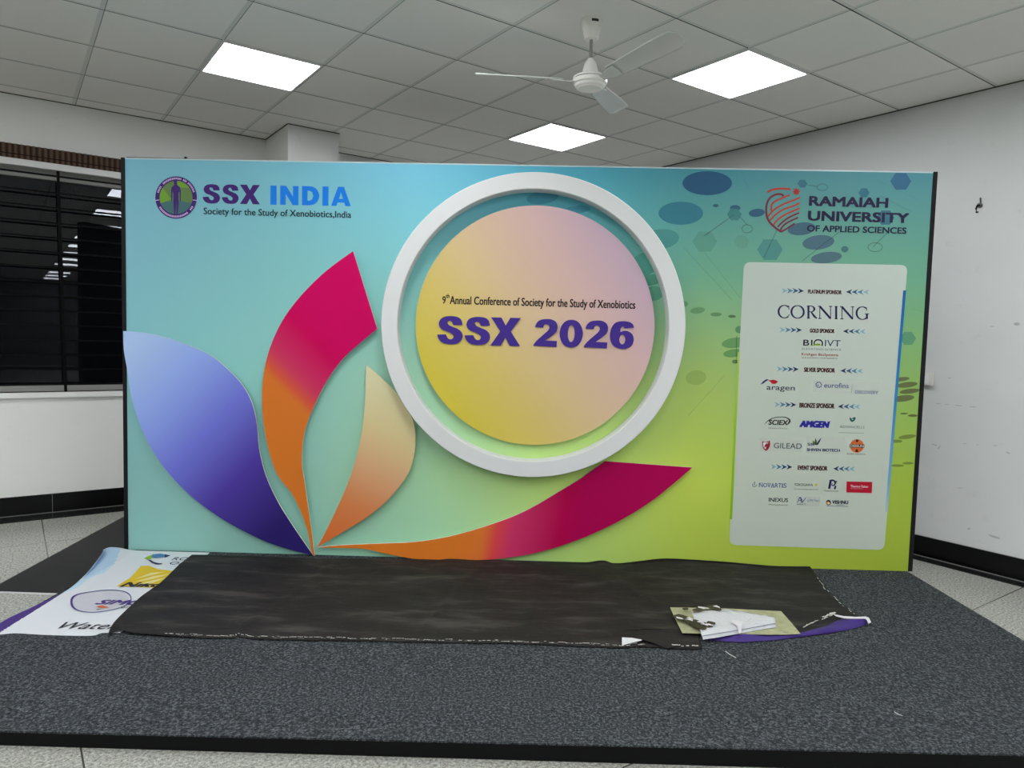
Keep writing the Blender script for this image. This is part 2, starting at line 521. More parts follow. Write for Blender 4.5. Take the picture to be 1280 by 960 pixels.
# ================================================================== STAGE
YF, YB, ZS = 2.326, 4.302, .066               # stage front, backdrop front face, stage top
XL, XR = -2.315, 2.44
M_CARPET = mat('grey needle felt carpet', (1, 1, 1, 1), 0.95, 0.08)
_c = coords(M_CARPET)
_mp = nd(M_CARPET, 'ShaderNodeMapping'); _mp.inputs['Scale'].default_value = (1, 1.6, 1); _mp.inputs['Rotation'].default_value = (0, 0, .5)
lk(M_CARPET, _c, _mp.inputs[0])
_n1 = noise(M_CARPET, _c, 95, 5, .75)
_n2 = noise(M_CARPET, _c, 7, 3)
_cc = ramp(M_CARPET, _n1, [(.36, S(24, 26, 28)), (.5, S(56, 60, 63)), (.63, S(112, 117, 120))])
_cc = mixc(M_CARPET, mathn(M_CARPET, 'MULTIPLY', _n2, .45), _cc, S(54, 57, 60))
lk(M_CARPET, _cc, pr(M_CARPET).inputs['Base Color'])
bump(M_CARPET, _n1, .25, .003)
M_FASCIA = mat('black fascia cloth', S(9, 9, 11), 0.7, 0.2)
M_PLY = mat('stage plywood', S(120, 95, 65), 0.8, 0.1)
stage = empty('stage_platform', (0, (YF + YB) / 2, 0))
tag(stage, 'low stage platform covered in dark grey felt carpet, under the backdrop', 'stage')
sag = lambda x: .0058 * x - .002
TOPR = [[Vector((x, y, ZS + k * sag(x))) for y, k in ((YF, 1), (2.55, .5), (2.82, 0), (YB + .12, 0))] for x in (XL, XR)]
mb = MB()
mb.strip(TOPR[0], TOPR[1], M_CARPET)
D6 = Vector((0, 0, -.006))
mb.strip([p + D6 for p in TOPR[0]], [p + D6 for p in TOPR[1]], M_CARPET)
for r_ in TOPR:
    mb.strip(r_, [p + D6 for p in r_], M_CARPET)
for k in (0, -1):
    mb.strip([TOPR[0][k], TOPR[1][k]], [TOPR[0][k] + D6, TOPR[1][k] + D6], M_CARPET)
mb.build('carpet', stage, weld=True)
mb = MB()
mb.box((XL, YF + .004, 0), (XR, YF + .02, ZS - .006), M_FASCIA, lambda x, y, z: Vector((x, y, z + (sag(x) if z > .01 else 0))))
mb.build('fascia', stage)
mb = MB()
mb.box((XL + .004, YF + .02, 0), (XR - .004, YB + .11, ZS - .024), M_PLY)
mb.build('platform_base', stage)

# ================================================================== BACKDROP
ZT = 2.452
BX0, BX1 = -2.385, 2.47
bd = empty('event_backdrop', (0, YB, ZS))
tag(bd, 'large printed event backdrop board with raised ring, disc and petals, standing on the stage', 'backdrop')
# printed colour field: rows of colours from the bottom up
M_PRINT = mat('printed backdrop vinyl', (1, 1, 1, 1), 0.5, 0.25)
_sx = nd(M_PRINT, 'ShaderNodeSeparateXYZ')
lk(M_PRINT, coords(M_PRINT), _sx.inputs[0])
_u = mathn(M_PRINT, 'DIVIDE', mathn(M_PRINT, 'SUBTRACT', _sx.outputs[0], BX0), BX1 - BX0)
_v = mathn(M_PRINT, 'DIVIDE', mathn(M_PRINT, 'SUBTRACT', _sx.outputs[2], ZS), ZT - ZS)
PK = 1.45
ROWS = [(0.0, 1.55, [(0, (113, 154, 150)), (.22, (122, 166, 152)), (.40, (140, 184, 150)), (.55, (150, 180, 100)), (.72, (146, 164, 62)), (.86, (140, 156, 52)), (1, (130, 148, 45))]),
        (.22, 1.45, [(0, (111, 155, 154)), (.22, (124, 168, 156)), (.38, (146, 186, 145)), (.52, (172, 203, 118)), (.70, (166, 184, 76)), (.85, (152, 172, 64)), (1, (136, 158, 54))]),
        (.48, 1.32, [(0, (118, 172, 178)), (.20, (128, 184, 176)), (.38, (144, 184, 158)), (.55, (152, 190, 128)), (.72, (148, 172, 92)), (.85, (132, 166, 94)), (1, (124, 160, 84))]),
        (.74, 1.22, [(0, (118, 172, 184)), (.20, (122, 180, 182)), (.38, (122, 186, 186)), (.55, (90, 160, 160)), (.72, (104, 158, 130)), (.85, (104, 156, 126)), (1, (98, 152, 124))]),
        (1.0, 1.18, [(0, (112, 170, 188)), (.20, (112, 175, 192)), (.36, (108, 180, 205)), (.52, (74, 158, 180)), (.70, (68, 138, 150)), (.85, (70, 128, 136)), (1, (74, 130, 138))])]
_prev = None
for i, (v0, k, stops) in enumerate(ROWS):
    c = ramp(M_PRINT, _u, [(p, S(*q, k * PK / 1.3)) for p, q in stops], 'EASE' if False else 'LINEAR')
    if _prev is None:
        _prev = c
    else:
        f = nd(M_PRINT, 'ShaderNodeMapRange')
        f.inputs[1].default_value = ROWS[i - 1][0]
        f.inputs[2].default_value = v0
        lk(M_PRINT, _v, f.inputs[0])
        _prev = mixc(M_PRINT, f.outputs[0], _prev, c)
lk(M_PRINT, _prev, pr(M_PRINT).inputs['Base Color'])
M_BACK = mat('backdrop frame black', S(24, 24, 26), 0.6, 0.2)
UPPER = lambda x, y, z: Vector((x, y, z + (z - ZS) / (ZT - ZS) * (-.012 + .037 * (x - BX0) / (BX1 - BX0))))
mb = MB(); mb.box((BX0 + .004, YB, ZS), (BX1 - .004, YB + .012, ZT), M_PRINT, UPPER)
mb.box((BX0 + .004, YB + .0125, ZS), (BX1 - .004, YB + .0155, ZT), M_BACK, UPPER)
board = mb.build('printed_board', bd)
for x0, x1 in ((BX0, BX0 + .024), (BX1 - .026, BX1)):
    mb = MB(); mb.box((x0, YB - .003, ZS), (x1, YB + .06, ZT + .004), M_BACK, UPPER)
    mb.build('edge_strip', bd)
mb = MB()
for z in (ZS, (ZS + ZT) / 2, ZT - .05):
    mb.box((BX0 + .024, YB + .016, z), (BX1 - .026, YB + .06, z + .05), M_BACK)
for k in range(1, 4):
    x = BX0 + (BX1 - BX0) * k / 4
    mb.box((x - .025, YB + .016, ZS + .05), (x + .025, YB + .055, ZT - .05), M_BACK)
mb.build('rear_frame', bd)
M_TRIM = mat('pale board edge', S(205, 222, 226), 0.5, 0.3)
mb = MB(); mb.box((BX0 + .024, YB - .002, ZT - .004), (BX1 - .026, YB + .0, ZT + .003), M_TRIM, UPPER); mb.build('top_edge', bd)
mb = MB(); p = at(232, 197, YB); mb.box((p.x - .006, YB - .006, ZT + .003), (p.x + .006, YB + .01, ZT + .014), M_BACK, UPPER); mb.build('nail', bd)
# printed spots, hexagons, links: a layer of the print
YP = YB - .001
def ink(c, a=1.0):
    key = 'ink %d %d %d %.2f' % (*c, a)
    return bpy.data.materials.get(key) or inkmat(key, S(*c, 1.35), a)
mb = MB()
_lay = [0]
def spot(pts, m, Y=None):
    _lay[0] += 1
    yy = (Y or YP) - .000012 * _lay[0]
    mb.face([at(x, y, yy) for x, y in pts], m)
for x, y, rx, ry, c, a in [(884, 229, 31, 15, (45, 88, 122), .85), (851, 266.5, 28, 14.5, (58, 122, 140), .8), (825, 299, 24, 12.5, (80, 148, 145), .7),
        (894.7, 257, 3.5, 2, (55, 100, 115), .8), (919, 260, 6.5, 3.7, (50, 90, 118), .85), (946, 266, 10, 5, (50, 90, 118), .85), (1002, 286, 17.5, 8, (66, 98, 116), .9),
        (1023, 303, 20, 9, (72, 102, 116), .9), (1033, 322, 19.5, 7, (76, 106, 116), .9), (1023, 346, 25, 9.5, (80, 110, 110), .8), (1056, 311.5, 4.5, 4, (70, 120, 118), .8),
        (997, 371, 22, 6, (95, 120, 110), .6), (955, 391, 10, 7, (95, 120, 110), .5), (950, 410, 14, 6, (95, 120, 100), .4), (1078, 403, 13, 4, (95, 115, 95), .7), (1094, 413.5, 13, 4.5, (95, 115, 95), .7),
        (1096, 425.5, 14, 4.8, (95, 115, 90), .7), (1086, 438.5, 19, 6, (95, 115, 90), .7), (1062, 453.5, 18, 5, (95, 115, 90), .7),
        (854, 380, 6, 4, (100, 150, 110), .8), (872, 388, 9.3, 4, (105, 150, 105), .8), (895, 393, 7, 2.5, (100, 140, 95), .8), (915, 395.5, 4.8, 1.8, (78, 110, 80), .85),
        (924, 412, 5, 4.5, (90, 140, 100), .8), (919, 428.5, 17, 6.5, (105, 155, 95), .75), (917, 441.5, 13, 5, (105, 155, 90), .75), (919, 452, 4, 2.5, (95, 125, 70), .75), (870, 472, 13, 9, (135, 165, 85), .18),
        (1127, 474, 10, 2.6, (94, 104, 66), .9), (1134, 481, 13, 3.4, (98, 106, 64), .9), (1137, 489, 12.5, 3, (96, 104, 64), .9), (1129, 498, 14, 4, (96, 106, 66), .9), (1130, 517, 5, 1, (92, 100, 55), .9),
        (1141, 519.5, 6, 1.6, (92, 100, 55), .9), (1134, 546, 11, 2.6, (105, 120, 55), .5), (1120, 551.5, 8, 2, (105, 120, 55), .5), (1122, 582, 8, 1.5, (115, 130, 50), .5), (1135, 579, 7, 1.5, (115, 130, 50), .5),
        (678, 247, 20, 8, (62, 142, 170), .4), (722, 262, 16, 5, (62, 142, 170), .4), (806, 330, 16, 14, (88, 170, 155), .5), (812, 350, 16, 7, (88, 160, 138), .6), (816, 367, 14, 9, (90, 165, 140), .5)]:
    k_ = -.12 if 9 < rx < 25 else 0
    spot([(x + u * math.cos(k_) - v * math.sin(k_), y + u * math.sin(k_) + v * math.cos(k_)) for u, v in ell(0, 0, rx, ry)], ink(c, a))
for x, y, r, c, a in [(962.5, 312, 16, (84, 145, 142), .7), (881, 302, 15.5, (92, 160, 140), .25), (1126, 226.6, 13, (58, 104, 136), .75), (1003, 229.5, 6, (66, 120, 140), .6), (1080, 241, 7, (62, 116, 138), .65),
        (1107, 272, 11, (66, 120, 140), .6), (918, 268, 9, (72, 136, 136), .6), (1135, 423, 10, (92, 150, 118), .7), (927, 302, 10, (110, 165, 135), .12)]:
    spot(ell(x, y, r, r * .93, 6, 0), ink(c, a))
mdk, mpale = ink((60, 100, 96), .5), ink((86, 140, 118), .14)
def pline(x0, y0, x1, y1, w, m):
    dx, dy = x1 - x0, y1 - y0
    q = math.hypot(dx, dy)
    nx, ny = -dy / q * w / 2, dx / q * w / 2
    spot([(x0 + nx, y0 + ny), (x1 + nx, y1 + ny), (x1 - nx, y1 - ny), (x0 - nx, y0 - ny)], m)
for q in [(955, 322, 971, 288, .9), (1003, 326, 1049, 290, .8), (1091, 309, 1113, 287, .8), (918, 268, 880, 295, .9), (924, 270, 934, 281, .8), (1008, 231, 1022, 233, .8), (920.8, 420, 920.2, 454, .9)]:
    pline(*q[:4], q[4], mdk)
for q in [(855, 310, 915, 375, 1.6), (880, 315, 925, 372, 1.2), (925, 210, 935, 235, 1.2), (1100, 245, 1140, 265, 1.4), (905, 400, 915, 392, .8), (860, 520, 905, 470, 1.2), (1140, 385, 1160, 392, 1.0), (1095, 225, 1150, 250, .8)]:
    pline(*q[:4], q[4], mpale)
for x, y, rx, ry in ((1028, 234, 7, 4.6), (1094, 309, 9.3, 6), (934, 286, 7, 5.5)):
    A_ = [at(*p, YP - .00096) for p in ell(x, y, rx, ry)]
    B_ = [at(*p, YP - .00096) for p in ell(x, y, rx - .9, ry - .9)]
    mb.strip(A_, B_, mdk, True)
mb.build('printed_pattern', board)

# the petals: cut boards standing off the print
M_EDGE = mat('white foam board edge', S(226, 222, 212), 0.7, 0.2)
M_SPACER = mat('spacer block', S(60, 58, 56), 0.8, 0.1)
YPT = YB - .034
PETALS = {
 'purple': ([(154, 413.8), (187, 417), (224, 427.5), (259, 442), (280.6, 458), (302.5, 481), (315, 504.7), (321, 531), (324, 562.5), (332, 594), (346, 625), (365, 656), (391.5, 694.5),
             (359, 686), (327.5, 675), (290, 656), (259, 636), (230.6, 612.5), (202.5, 581), (180.6, 544), (165, 500), (159, 462.5), (154.7, 437)], (0, 12)),
 'pink': ([(441.3, 313.8), (471.5, 411), (452, 427), (429, 448), (411, 472), (397, 498), (384, 528.4), (378.6, 552.5), (377.5, 581), (381, 605), (384, 627), (388.4, 657.5), (393.2, 695),
           (390.6, 693), (384, 662), (375, 637), (364, 616), (346, 594 - 2), (335, 559), (329, 525), (327.5, 494), (330.6, 461), (340, 428), (356, 396), (379, 366.5), (408.5, 338)], (0, 1, 12, 13)),
 'peach': ([(457.8, 456.3), (475, 470.7), (493, 488), (506, 503), (512.5, 515), (517.5, 530.6), (519.3, 548), (517.5, 570), (511, 590), (500, 607), (482.5, 627), (458.5, 646.6), (432, 663), (396, 684.5),
            (404, 670.6), (419, 640), (434.4, 605), (445.3, 572), (453, 535), (456.3, 500), (457.2, 474)], (0, 13)),
 'magenta': ([(865.4, 584.4), (756.5, 576.5), (741.9, 586.6), (723, 600), (699, 614.4), (673, 630), (646, 643.7), (614, 655.6), (580, 666), (550, 673), (514, 677.8), (461, 680), (420.6, 682), (397, 684.5),
              (453, 686), (481.6, 692), (514, 698), (542.5, 701.5), (568, 702.5), (595, 701), (632, 697.5), (672.5, 690.5), (721, 675.5), (770, 653.4), (810.6, 629), (839, 607)], (0, 1, 13)),
}
def xz(x, y, Y=YPT):
    p = at(x, y, Y)
    return (p.x, p.z)
PM = {
 'purple': gradmat('purple petal print', xz(160, 440), xz(365, 640), [(0, S(158, 184, 222, 1.3)), (.22, S(128, 150, 214, 1.5)), (.48, S(98, 104, 190, 1.5)), (.72, S(66, 48, 140, 1.5)), (1, S(34, 22, 92, 1.5))]),
 'pink': gradmat('pink petal print', xz(322, 527), xz(422, 427), [(0, S(196, 108, 36, 1.4)), (.36, S(196, 106, 40, 1.4)), (.43, S(196, 80, 56, 1.4)), (.53, S(190, 54, 84, 1.38)), (.62, S(188, 40, 88, 1.38)), (.85, S(186, 0, 78, 1.38)), (1, S(190, 0, 86, 1.35))], .6, .12),
 'peach': gradmat('peach petal print', xz(412, 672), xz(500, 490), [(0, S(196, 98, 44, 1.5)), (.25, S(192, 116, 68, 1.5)), (.5, S(196, 152, 112, 1.45)), (.75, S(196, 180, 132, 1.45)), (1, S(202, 196, 156, 1.4))]),
 'magenta': gradmat('magenta petal print', xz(550, 672), xz(720, 700), [(0, S(196, 108, 34, 1.5)), (.30, S(198, 106, 42, 1.5)), (.40, S(198, 62, 66, 1.5)), (.52, S(182, 46, 92, 1.5)), (.85, S(160, 0, 66, 1.45)), (1, S(156, 0, 72, 1.45))], .6, .12),
}
PL = {'purple': 'large petal fading from pale blue to deep purple', 'pink': 'tall upright petal, crimson above and orange below', 'peach': 'small leaf-shaped petal fading from cream to orange',
      'magenta': 'long low petal sweeping from orange to magenta'}
for k, (pts, cor) in PETALS.items():
    loop = smoothloop(pts, 5, cor)
    mb = MB()
    mb.slab([Vector((p.x, p.y, max(p.z, ZS + .002))) for p in (at(x, y, YPT) for x, y in loop)], (0, .012, 0), PM[k], M_EDGE)
    o = mb.build('petal', bd)
    o['label'] = PL[k]
    cx = sum(p[0] for p in pts) / len(pts)
    cy = sum(p[1] for p in pts) / len(pts)
    mb = MB()
    sp = {'purple': [(230, 480), (290, 600)], 'pink': [(370, 470), (430, 390)], 'peach': [(480, 540), (460, 600)], 'magenta': [(600, 680), (770, 610)]}[k]
    for x, y in sp:
        p = at(x, y, YPT)
        mb.box((p.x - .02, YPT + .0121, p.z - .02), (p.x + .02, YB - .0005, p.z + .02), M_SPACER)
    mb.build('spacer', o)

# white ring
M_RING = mat('white foam ring paint', S(232, 234, 234), 0.6, 0.2)
YR = YB - .11
c0, c1 = at(477, 405.5, YR), at(856.5, 405.5, YR)
t0, t1 = at(666, 214, YR), at(666, 597.5, YR)
RCX, RCZ = (c0.x + c1.x) / 2, (t0.z + t1.z) / 2
RO = ((c1.x - c0.x) + (t0.z - t1.z)) / 4
i0, i1 = at(497, 405.5, YR), at(834.5, 405.5, YR)
j0, j1 = at(666, 234, YR), at(666, 577.5, YR)
RI = ((i1.x - i0.x) + (j0.z - j1.z)) / 4
mb = MB()
N = 128
def circ(r, y, cx=None, cz=None):
    return [Vector(((RCX if cx is None else cx) + r * math.cos(2 * math.pi * k / N), y, (RCZ if cz is None else cz) + r * math.sin(2 * math.pi * k / N))) for k in range(N)]
e = .004
mb.strip(circ(RO - e, YR), circ(RI + e, YR), M_RING, True)
mb.strip(circ(RO, YR + e), circ(RO - e, YR), M_RING, True)
mb.strip(circ(RI + e, YR), circ(RI, YR + e), M_RING, True)
mb.strip(circ(RO, YB), circ(RO, YR + e), M_RING, True)
mb.strip(circ(RI, YR + e), circ(RI, YB), M_RING, True)
mb.strip(circ(RI, YB), circ(RO, YB), M_RING, True)
o = mb.build('ring', bd, smooth=True, weld=True)
# disc
YD = YB - .046
d0, d1 = at(519.5, 406, YD), at(818.5, 406, YD)
e0, e1 = at(668, 257, YD), at(668, 556, YD)
DCX, DCZ = (d0.x + d1.x) / 2, (e0.z + e1.z) / 2
DR = ((d1.x - d0.x) + (e0.z - e1.z)) / 4
M_DISC = gradmat('disc print', (DCX - DR * .78, DCZ - DR * .55), (DCX + DR * .72, DCZ + DR * .6),
                 [(0, S(198, 182, 62, 1.3)), (.22, S(203, 182, 98, 1.3)), (.5, S(204, 178, 140, 1.28)), (.78, S(202, 170, 166, 1.26)), (1, S(190, 164, 180, 1.26))])
mb = MB()
ring_ = circ(DR, YD, DCX, DCZ)
mb.slab(ring_, (0, .014, 0), M_DISC, M_EDGE)
disc = mb.build('disc', bd)
mb = MB()
for dx, dz in ((-.3, .3), (.3, .3), (-.3, -.3), (.3, -.3)):
    mb.box((DCX + dx - .025, YD + .0141, DCZ + dz - .025), (DCX + dx + .025, YB - .0005, DCZ + dz + .025), M_SPACER)
mb.build('spacer', disc)
M_VIOLET = inkmat('violet lettering', S(62, 42, 128, 1.3), 1, .45)
M_BLACK = inkmat('black print', S(34, 28, 30, 1.1))
Gl = Glyphs
mb = MB()
put_word(mb, [(Gl.S, 546.2, 578, 0), (Gl.S, 580.5, 612.3, 1.0), (Gl.X, 613, 650, 2.0)], 395, 430.2, M_VIOLET, YD - .007, .007)
put_word(mb, [(Gl.Two, 666.5, 696.2, 0), (Gl.Zero, 699, 728, .9), (Gl.Two, 729.5, 759.2, 1.8), (Gl.Six, 762, 791.8, 2.6)], 398.8, 433.3, M_VIOLET, YD - .007, .007)
mb.build('raised_lettering', disc)
mb = MB()
put_text(mb, 'Annual Conference of Society for the Study of Xenobiotics', 562, 794, 371.0, 384.5, M_BLACK, YD - .001, .025, 0, 3.6)
put_text(mb, '9', 552.8, 557.2, 370.2, 379.6, M_BLACK, YD - .001, .03)
put_text(mb, 'th', 557.2, 562, 367.4, 372.4, M_BLACK, YD - .001, .05)
mb.build('printed_line', disc)

# society emblem and lettering, top left
M_PUR = inkmat('dark purple ink', S(62, 34, 104, 1.3))
M_BLUE = inkmat('bright blue ink', S(22, 118, 214, 1.3))
M_GRN = inkmat('leaf green ink', S(108, 152, 52, 1.25))
M_GRN2 = inkmat('dull green ink', S(92, 122, 70, 1.25))
M_SLATE = inkmat('slate ink', S(66, 104, 108, 1.25))
M_LIL = inkmat('lilac ink', S(206, 176, 220, 1.2))
M_DK = inkmat('dark teal black ink', S(30, 46, 58, 1.1))
mb = MB()
y1, y2, y3 = YP - .001, YP - .0016, YP - .0022
ec = (220.1, 246.9)
mb.face([at(*p, y1) for p in ell(*ec, 26, 26.5, 48)], M_PUR)
mb.face([at(*p, y2) for p in ell(*ec, 20.6, 20.9, 48)], M_GRN2)
arc = [p for p in ell(*ec, 20.6, 20.9, 48)]
mb.face([at(*p, y2 - .0003) for p in [(220, 250)] + [(ec[0] + 20.6 * math.cos(t), ec[1] + 20.9 * math.sin(t)) for t in [math.radians(20 + 140 * k / 24) for k in range(25)]]], M_SLATE)
mb.face([at(*p, y2 - .0003) for p in [(214, 249)] + [(ec[0] + 20.6 * math.cos(t), ec[1] + 20.9 * math.sin(t)) for t in [math.radians(160 + 55 * k / 12) for k in range(13)]]], M_GRN)
mb.face([at(*p, y2 - .0003) for p in [(222, 234)] + [(ec[0] + 20.6 * math.cos(t), ec[1] + 20.9 * math.sin(t)) for t in [math.radians(275 + 50 * k / 12) for k in range(13)]]], M_GRN)
px_ = lambda x, y: (185 + x / 13.714, 210 + y / 13.714)
fig = [(435, 190), (497, 190), (495, 290), (545, 322), (562, 380), (560, 560), (545, 570), (540, 410), (524, 420), (526, 600), (510, 800), (488, 800), (486, 580), (470, 800), (448, 800), (436, 600), (432, 420), (420, 410), (412, 570), (398, 560), (396, 380), (405, 330), (448, 292)]
mb.face([at(*px_(*p), y3) for p in fig], M_PUR)
rnd = random.Random(3)
for seg, n in (((195, 345), 34), ((28, 152), 26)):
    for k in range(n):
        if rnd.random() < .14:
            continue
        t = math.radians(seg[0] + (seg[1] - seg[0]) * k / n)
        dt = math.radians((seg[1] - seg[0]) / n * .62)
        q = []
        for r, tt in ((22.1, t), (24.5, t), (24.5, t + dt), (22.1, t + dt)):
            q.append(at(ec[0] + r * math.cos(tt), ec[1] + r * 1.02 * math.sin(tt), y3))
        mb.face(q, M_LIL)
for t in (8, 172):
    t = math.radians(t)
    mb.face([at(ec[0] + r * math.cos(t + d), ec[1] + r * math.sin(t + d), y3 - .0003) for r, d in ((21, -.02), (26.2, -.02), (26.2, .02), (21, .02))], M_LIL)
mb.build('society_emblem', board)
mb = MB()
put_word(mb, [(Gl.S, 253.3, 275, 0), (Gl.S, 277.2, 298.2, .4), (Gl.X, 299.8, 324.8, .8)], 230.2, 254.4, M_PUR, y1)
put_word(mb, [(Gl.I, 338, 345.6, 0), (Gl.N, 350.2, 373, .3), (Gl.D, 377.4, 399, .7), (Gl.I, 403, 410.5, 1.1), (Gl.A, 413.8, 438.4, 1.5)], 232.0, 255.9, M_BLUE, y1)
put_text(mb, 'Society for the Study of Xenobiotics,India', 254.4, 439, 260.6, 271.6, M_DK, y1, .02, 0, 2.3)
mb.build('society_lettering', board)

# university crest and lettering, top right
M_NAVY = inkmat('navy ink', S(42, 36, 70, 1.0))
M_RED = inkmat('crest red ink', S(176, 62, 58, 1.25))
M_MAR = inkmat('crest maroon ink', S(112, 42, 62, 1.25))
mb = MB()
q = lambda x, y: (950 + x / 12.8, 225 + y / 12.8)
def crest(pts, w, m, n=5):
    L, R = stroke2d([q(*p) for p in pts], w, n)
    mb.strip([at(*p, y1) for p in L], [at(*p, y1) for p in R], m)
crest([(118, 195), (180, 162), (270, 142), (380, 138), (485, 148)], 2.6, M_RED)
crest([(375, 262), (350, 232), (290, 226), (220, 245), (150, 300), (108, 390), (100, 500), (112, 590), (160, 680), (250, 765), (335, 828)], 2.5, M_MAR)
crest([(475, 240), (400, 270), (330, 300), (250, 335), (195, 385), (180, 450), (190, 500)], 2.2, M_RED)
for pts, m in ([[(640, 280), (520, 330), (380, 385), (270, 445), (190, 510), (120, 590)], M_RED], [[(636, 370), (520, 420), (400, 460), (300, 515), (220, 580), (160, 650)], M_RED],
               [[(636, 450), (520, 500), (420, 545), (330, 600), (250, 670), (215, 730)], M_RED], [[(626, 525), (520, 570), (430, 620), (340, 690), (285, 750)], M_MAR],
               [[(610, 600), (500, 650), (410, 700), (350, 760), (325, 810)], M_MAR], [[(555, 695), (470, 750), (400, 795), (330, 832)], M_MAR]):
    crest(pts, 2.1, m)
for k in range(4):
    t = math.radians(45 * k)
    dx, dy = 58 * math.cos(t), 58 * math.sin(t)
    crest([(582 - dx, 187 - dy), (582 + dx, 187 + dy)], 1.7, M_RED, 1)
mb.build('university_crest', board)
mb = MB()
put_text(mb, 'RAMAIAH', 1011, 1110, 245, 257.4, M_NAVY, y1, .08, 0, 2.2)
put_text(mb, 'UNIVERSITY', 1009.6, 1136, 263.5, 276.2, M_NAVY, y1, .08, 0, 2.5)
put_text(mb, 'OF APPLIED SCIENCES', 1008.5, 1133, 281.8, 289.9, M_NAVY, y1, .055, 0, 2.0)
mb.build('university_lettering', board)

# sponsor panel
M_PANEL = inkmat('translucent white print', S(212, 221, 213, 1.12), .76)
YS = YB - .0025
def rounded(c, r=9, n=6):
    out = []
    N_ = len(c)
    for i in range(N_):
        p, a, b = Vector(c[i]), Vector(c[i - 1]), Vector(c[(i + 1) % N_])
        u, w = (a - p).normalized(), (b - p).normalized()
        for k in range(n + 1):
            t = k / n
            out.append(tuple((p + u * r) * (1 - t) ** 2 + p * 2 * t * (1 - t) + (p + w * r) * t * t))
    return out
mb = MB()
mb.face([at(*p, YS) for p in rounded([(930, 327.5), (1134.5, 331.3), (1105.3, 687.5), (911.5, 681)])], M_PANEL)
panel = mb.build('sponsor_panel', bd)
Y1 = YS - .001
M_BAR = gradmat('blue bar print', xz(1130, 363, Y1), xz(1109, 640, Y1), [(0, S(14, 92, 158, 1.15)), (.5, S(40, 124, 180, 1.2)), (.85, S(104, 160, 194, 1.25)), (1, S(158, 182, 186, 1.25))])
M_GBAR = gradmat('green bar print', xz(925, 440, Y1), xz(913, 648, Y1), [(0, S(160, 182, 90, 1.4)), (.4, S(140, 180, 40, 1.45)), (1, S(118, 168, 22, 1.5))])
mb = MB()
mb.face([at(*p, Y1) for p in ((1129, 363), (1132.6, 363), (1109.8, 640), (1106.4, 640))], M_BAR)
mb.face([at(*p, Y1) for p in ((922.4, 440), (925, 440), (915.2, 649), (912.2, 649))], M_GBAR)
mb.build('accent_bar', panel)
AR = [inkmat('arrow ink %d' % i, S(*c, 1.3)) for i, c in enumerate(((118, 160, 176), (72, 118, 146), (42, 80, 116), (26, 46, 82)))]
M_HEAD = inkmat('dark brown ink', S(74, 48, 48, 1.2))
def header(text, tl, tr, ty0, ty1, la, lb, ly, ra, rb, ry):
    mb = MB()
    put_text(mb, text, tl, tr, ty0, ty1, M_HEAD, Y1, .075, 0, .7)
    for side in (0, 1):
        x0, x1, yc = ((la, lb, ly), (ra, rb, ry))[side]
        st = (x1 - x0) / 4.15
        for k in range(4):
            xa = x0 + k * (x1 - x0 - st * 1.15) / 3
            w, h = st * 1.15, 3.4
            sh = [(0, -h), (w, 0), (0, h), (w * .34, 0)]
            if side:
                sh = [(w - p[0], p[1]) for p in sh]
            mb.face([at(xa + p[0], yc + p[1] + (k - 1.5) * .1, Y1) for p in sh], AR[k if not side else 3 - k])
    mb.build('tier_heading', panel)
header('PLATINUM SPONSOR', 1009.8, 1052, 362, 367.2, 977, 1005, 363.4, 1057.4, 1086.6, 365)
header('GOLD SPONSOR', 1012, 1043, 410.6, 415.8, 974.3, 1002.5, 412.4, 1053.7, 1082, 414.2)
header('SILVER SPONSOR', 1004.8, 1043.6, 459.3, 465, 970.8, 998.4, 461.4, 1050.5, 1078.8, 463.6)
header('BRONZE SPONSOR', 999, 1043, 503.6, 509.8, 968, 995.5, 505.8, 1047.3, 1075.5, 508.2)
header('EVENT SPONSOR', 997, 1034.2, 581.8, 587.6, 963.5, 990.4, 583.6, 1041.5, 1068.8, 586)
def C(r, g, b, k=1.25):
    key = 'logo ink %d %d %d' % (r, g, b)
    return bpy.data.materials.get(key) or inkmat(key, S(r, g, b, k))
INK, GREY, NAV = C(28, 28, 34), C(96, 98, 100), C(38, 38, 104)
M_TINT = inkmat('pale logo patch', S(226, 230, 238, 1.3), .14)
def logo(fn):
    mb = MB()
    fn(mb)
    mb.build('sponsor_logo', panel)
P = lambda pts, y=0.0: [at(x, yy, Y1 - y) for x, yy in pts]
def ln(mb, pts, w, m, y=0.0, n=5):
    L, R = stroke2d(pts, w, n)
    mb.strip(P(L, y), P(R, y), m)
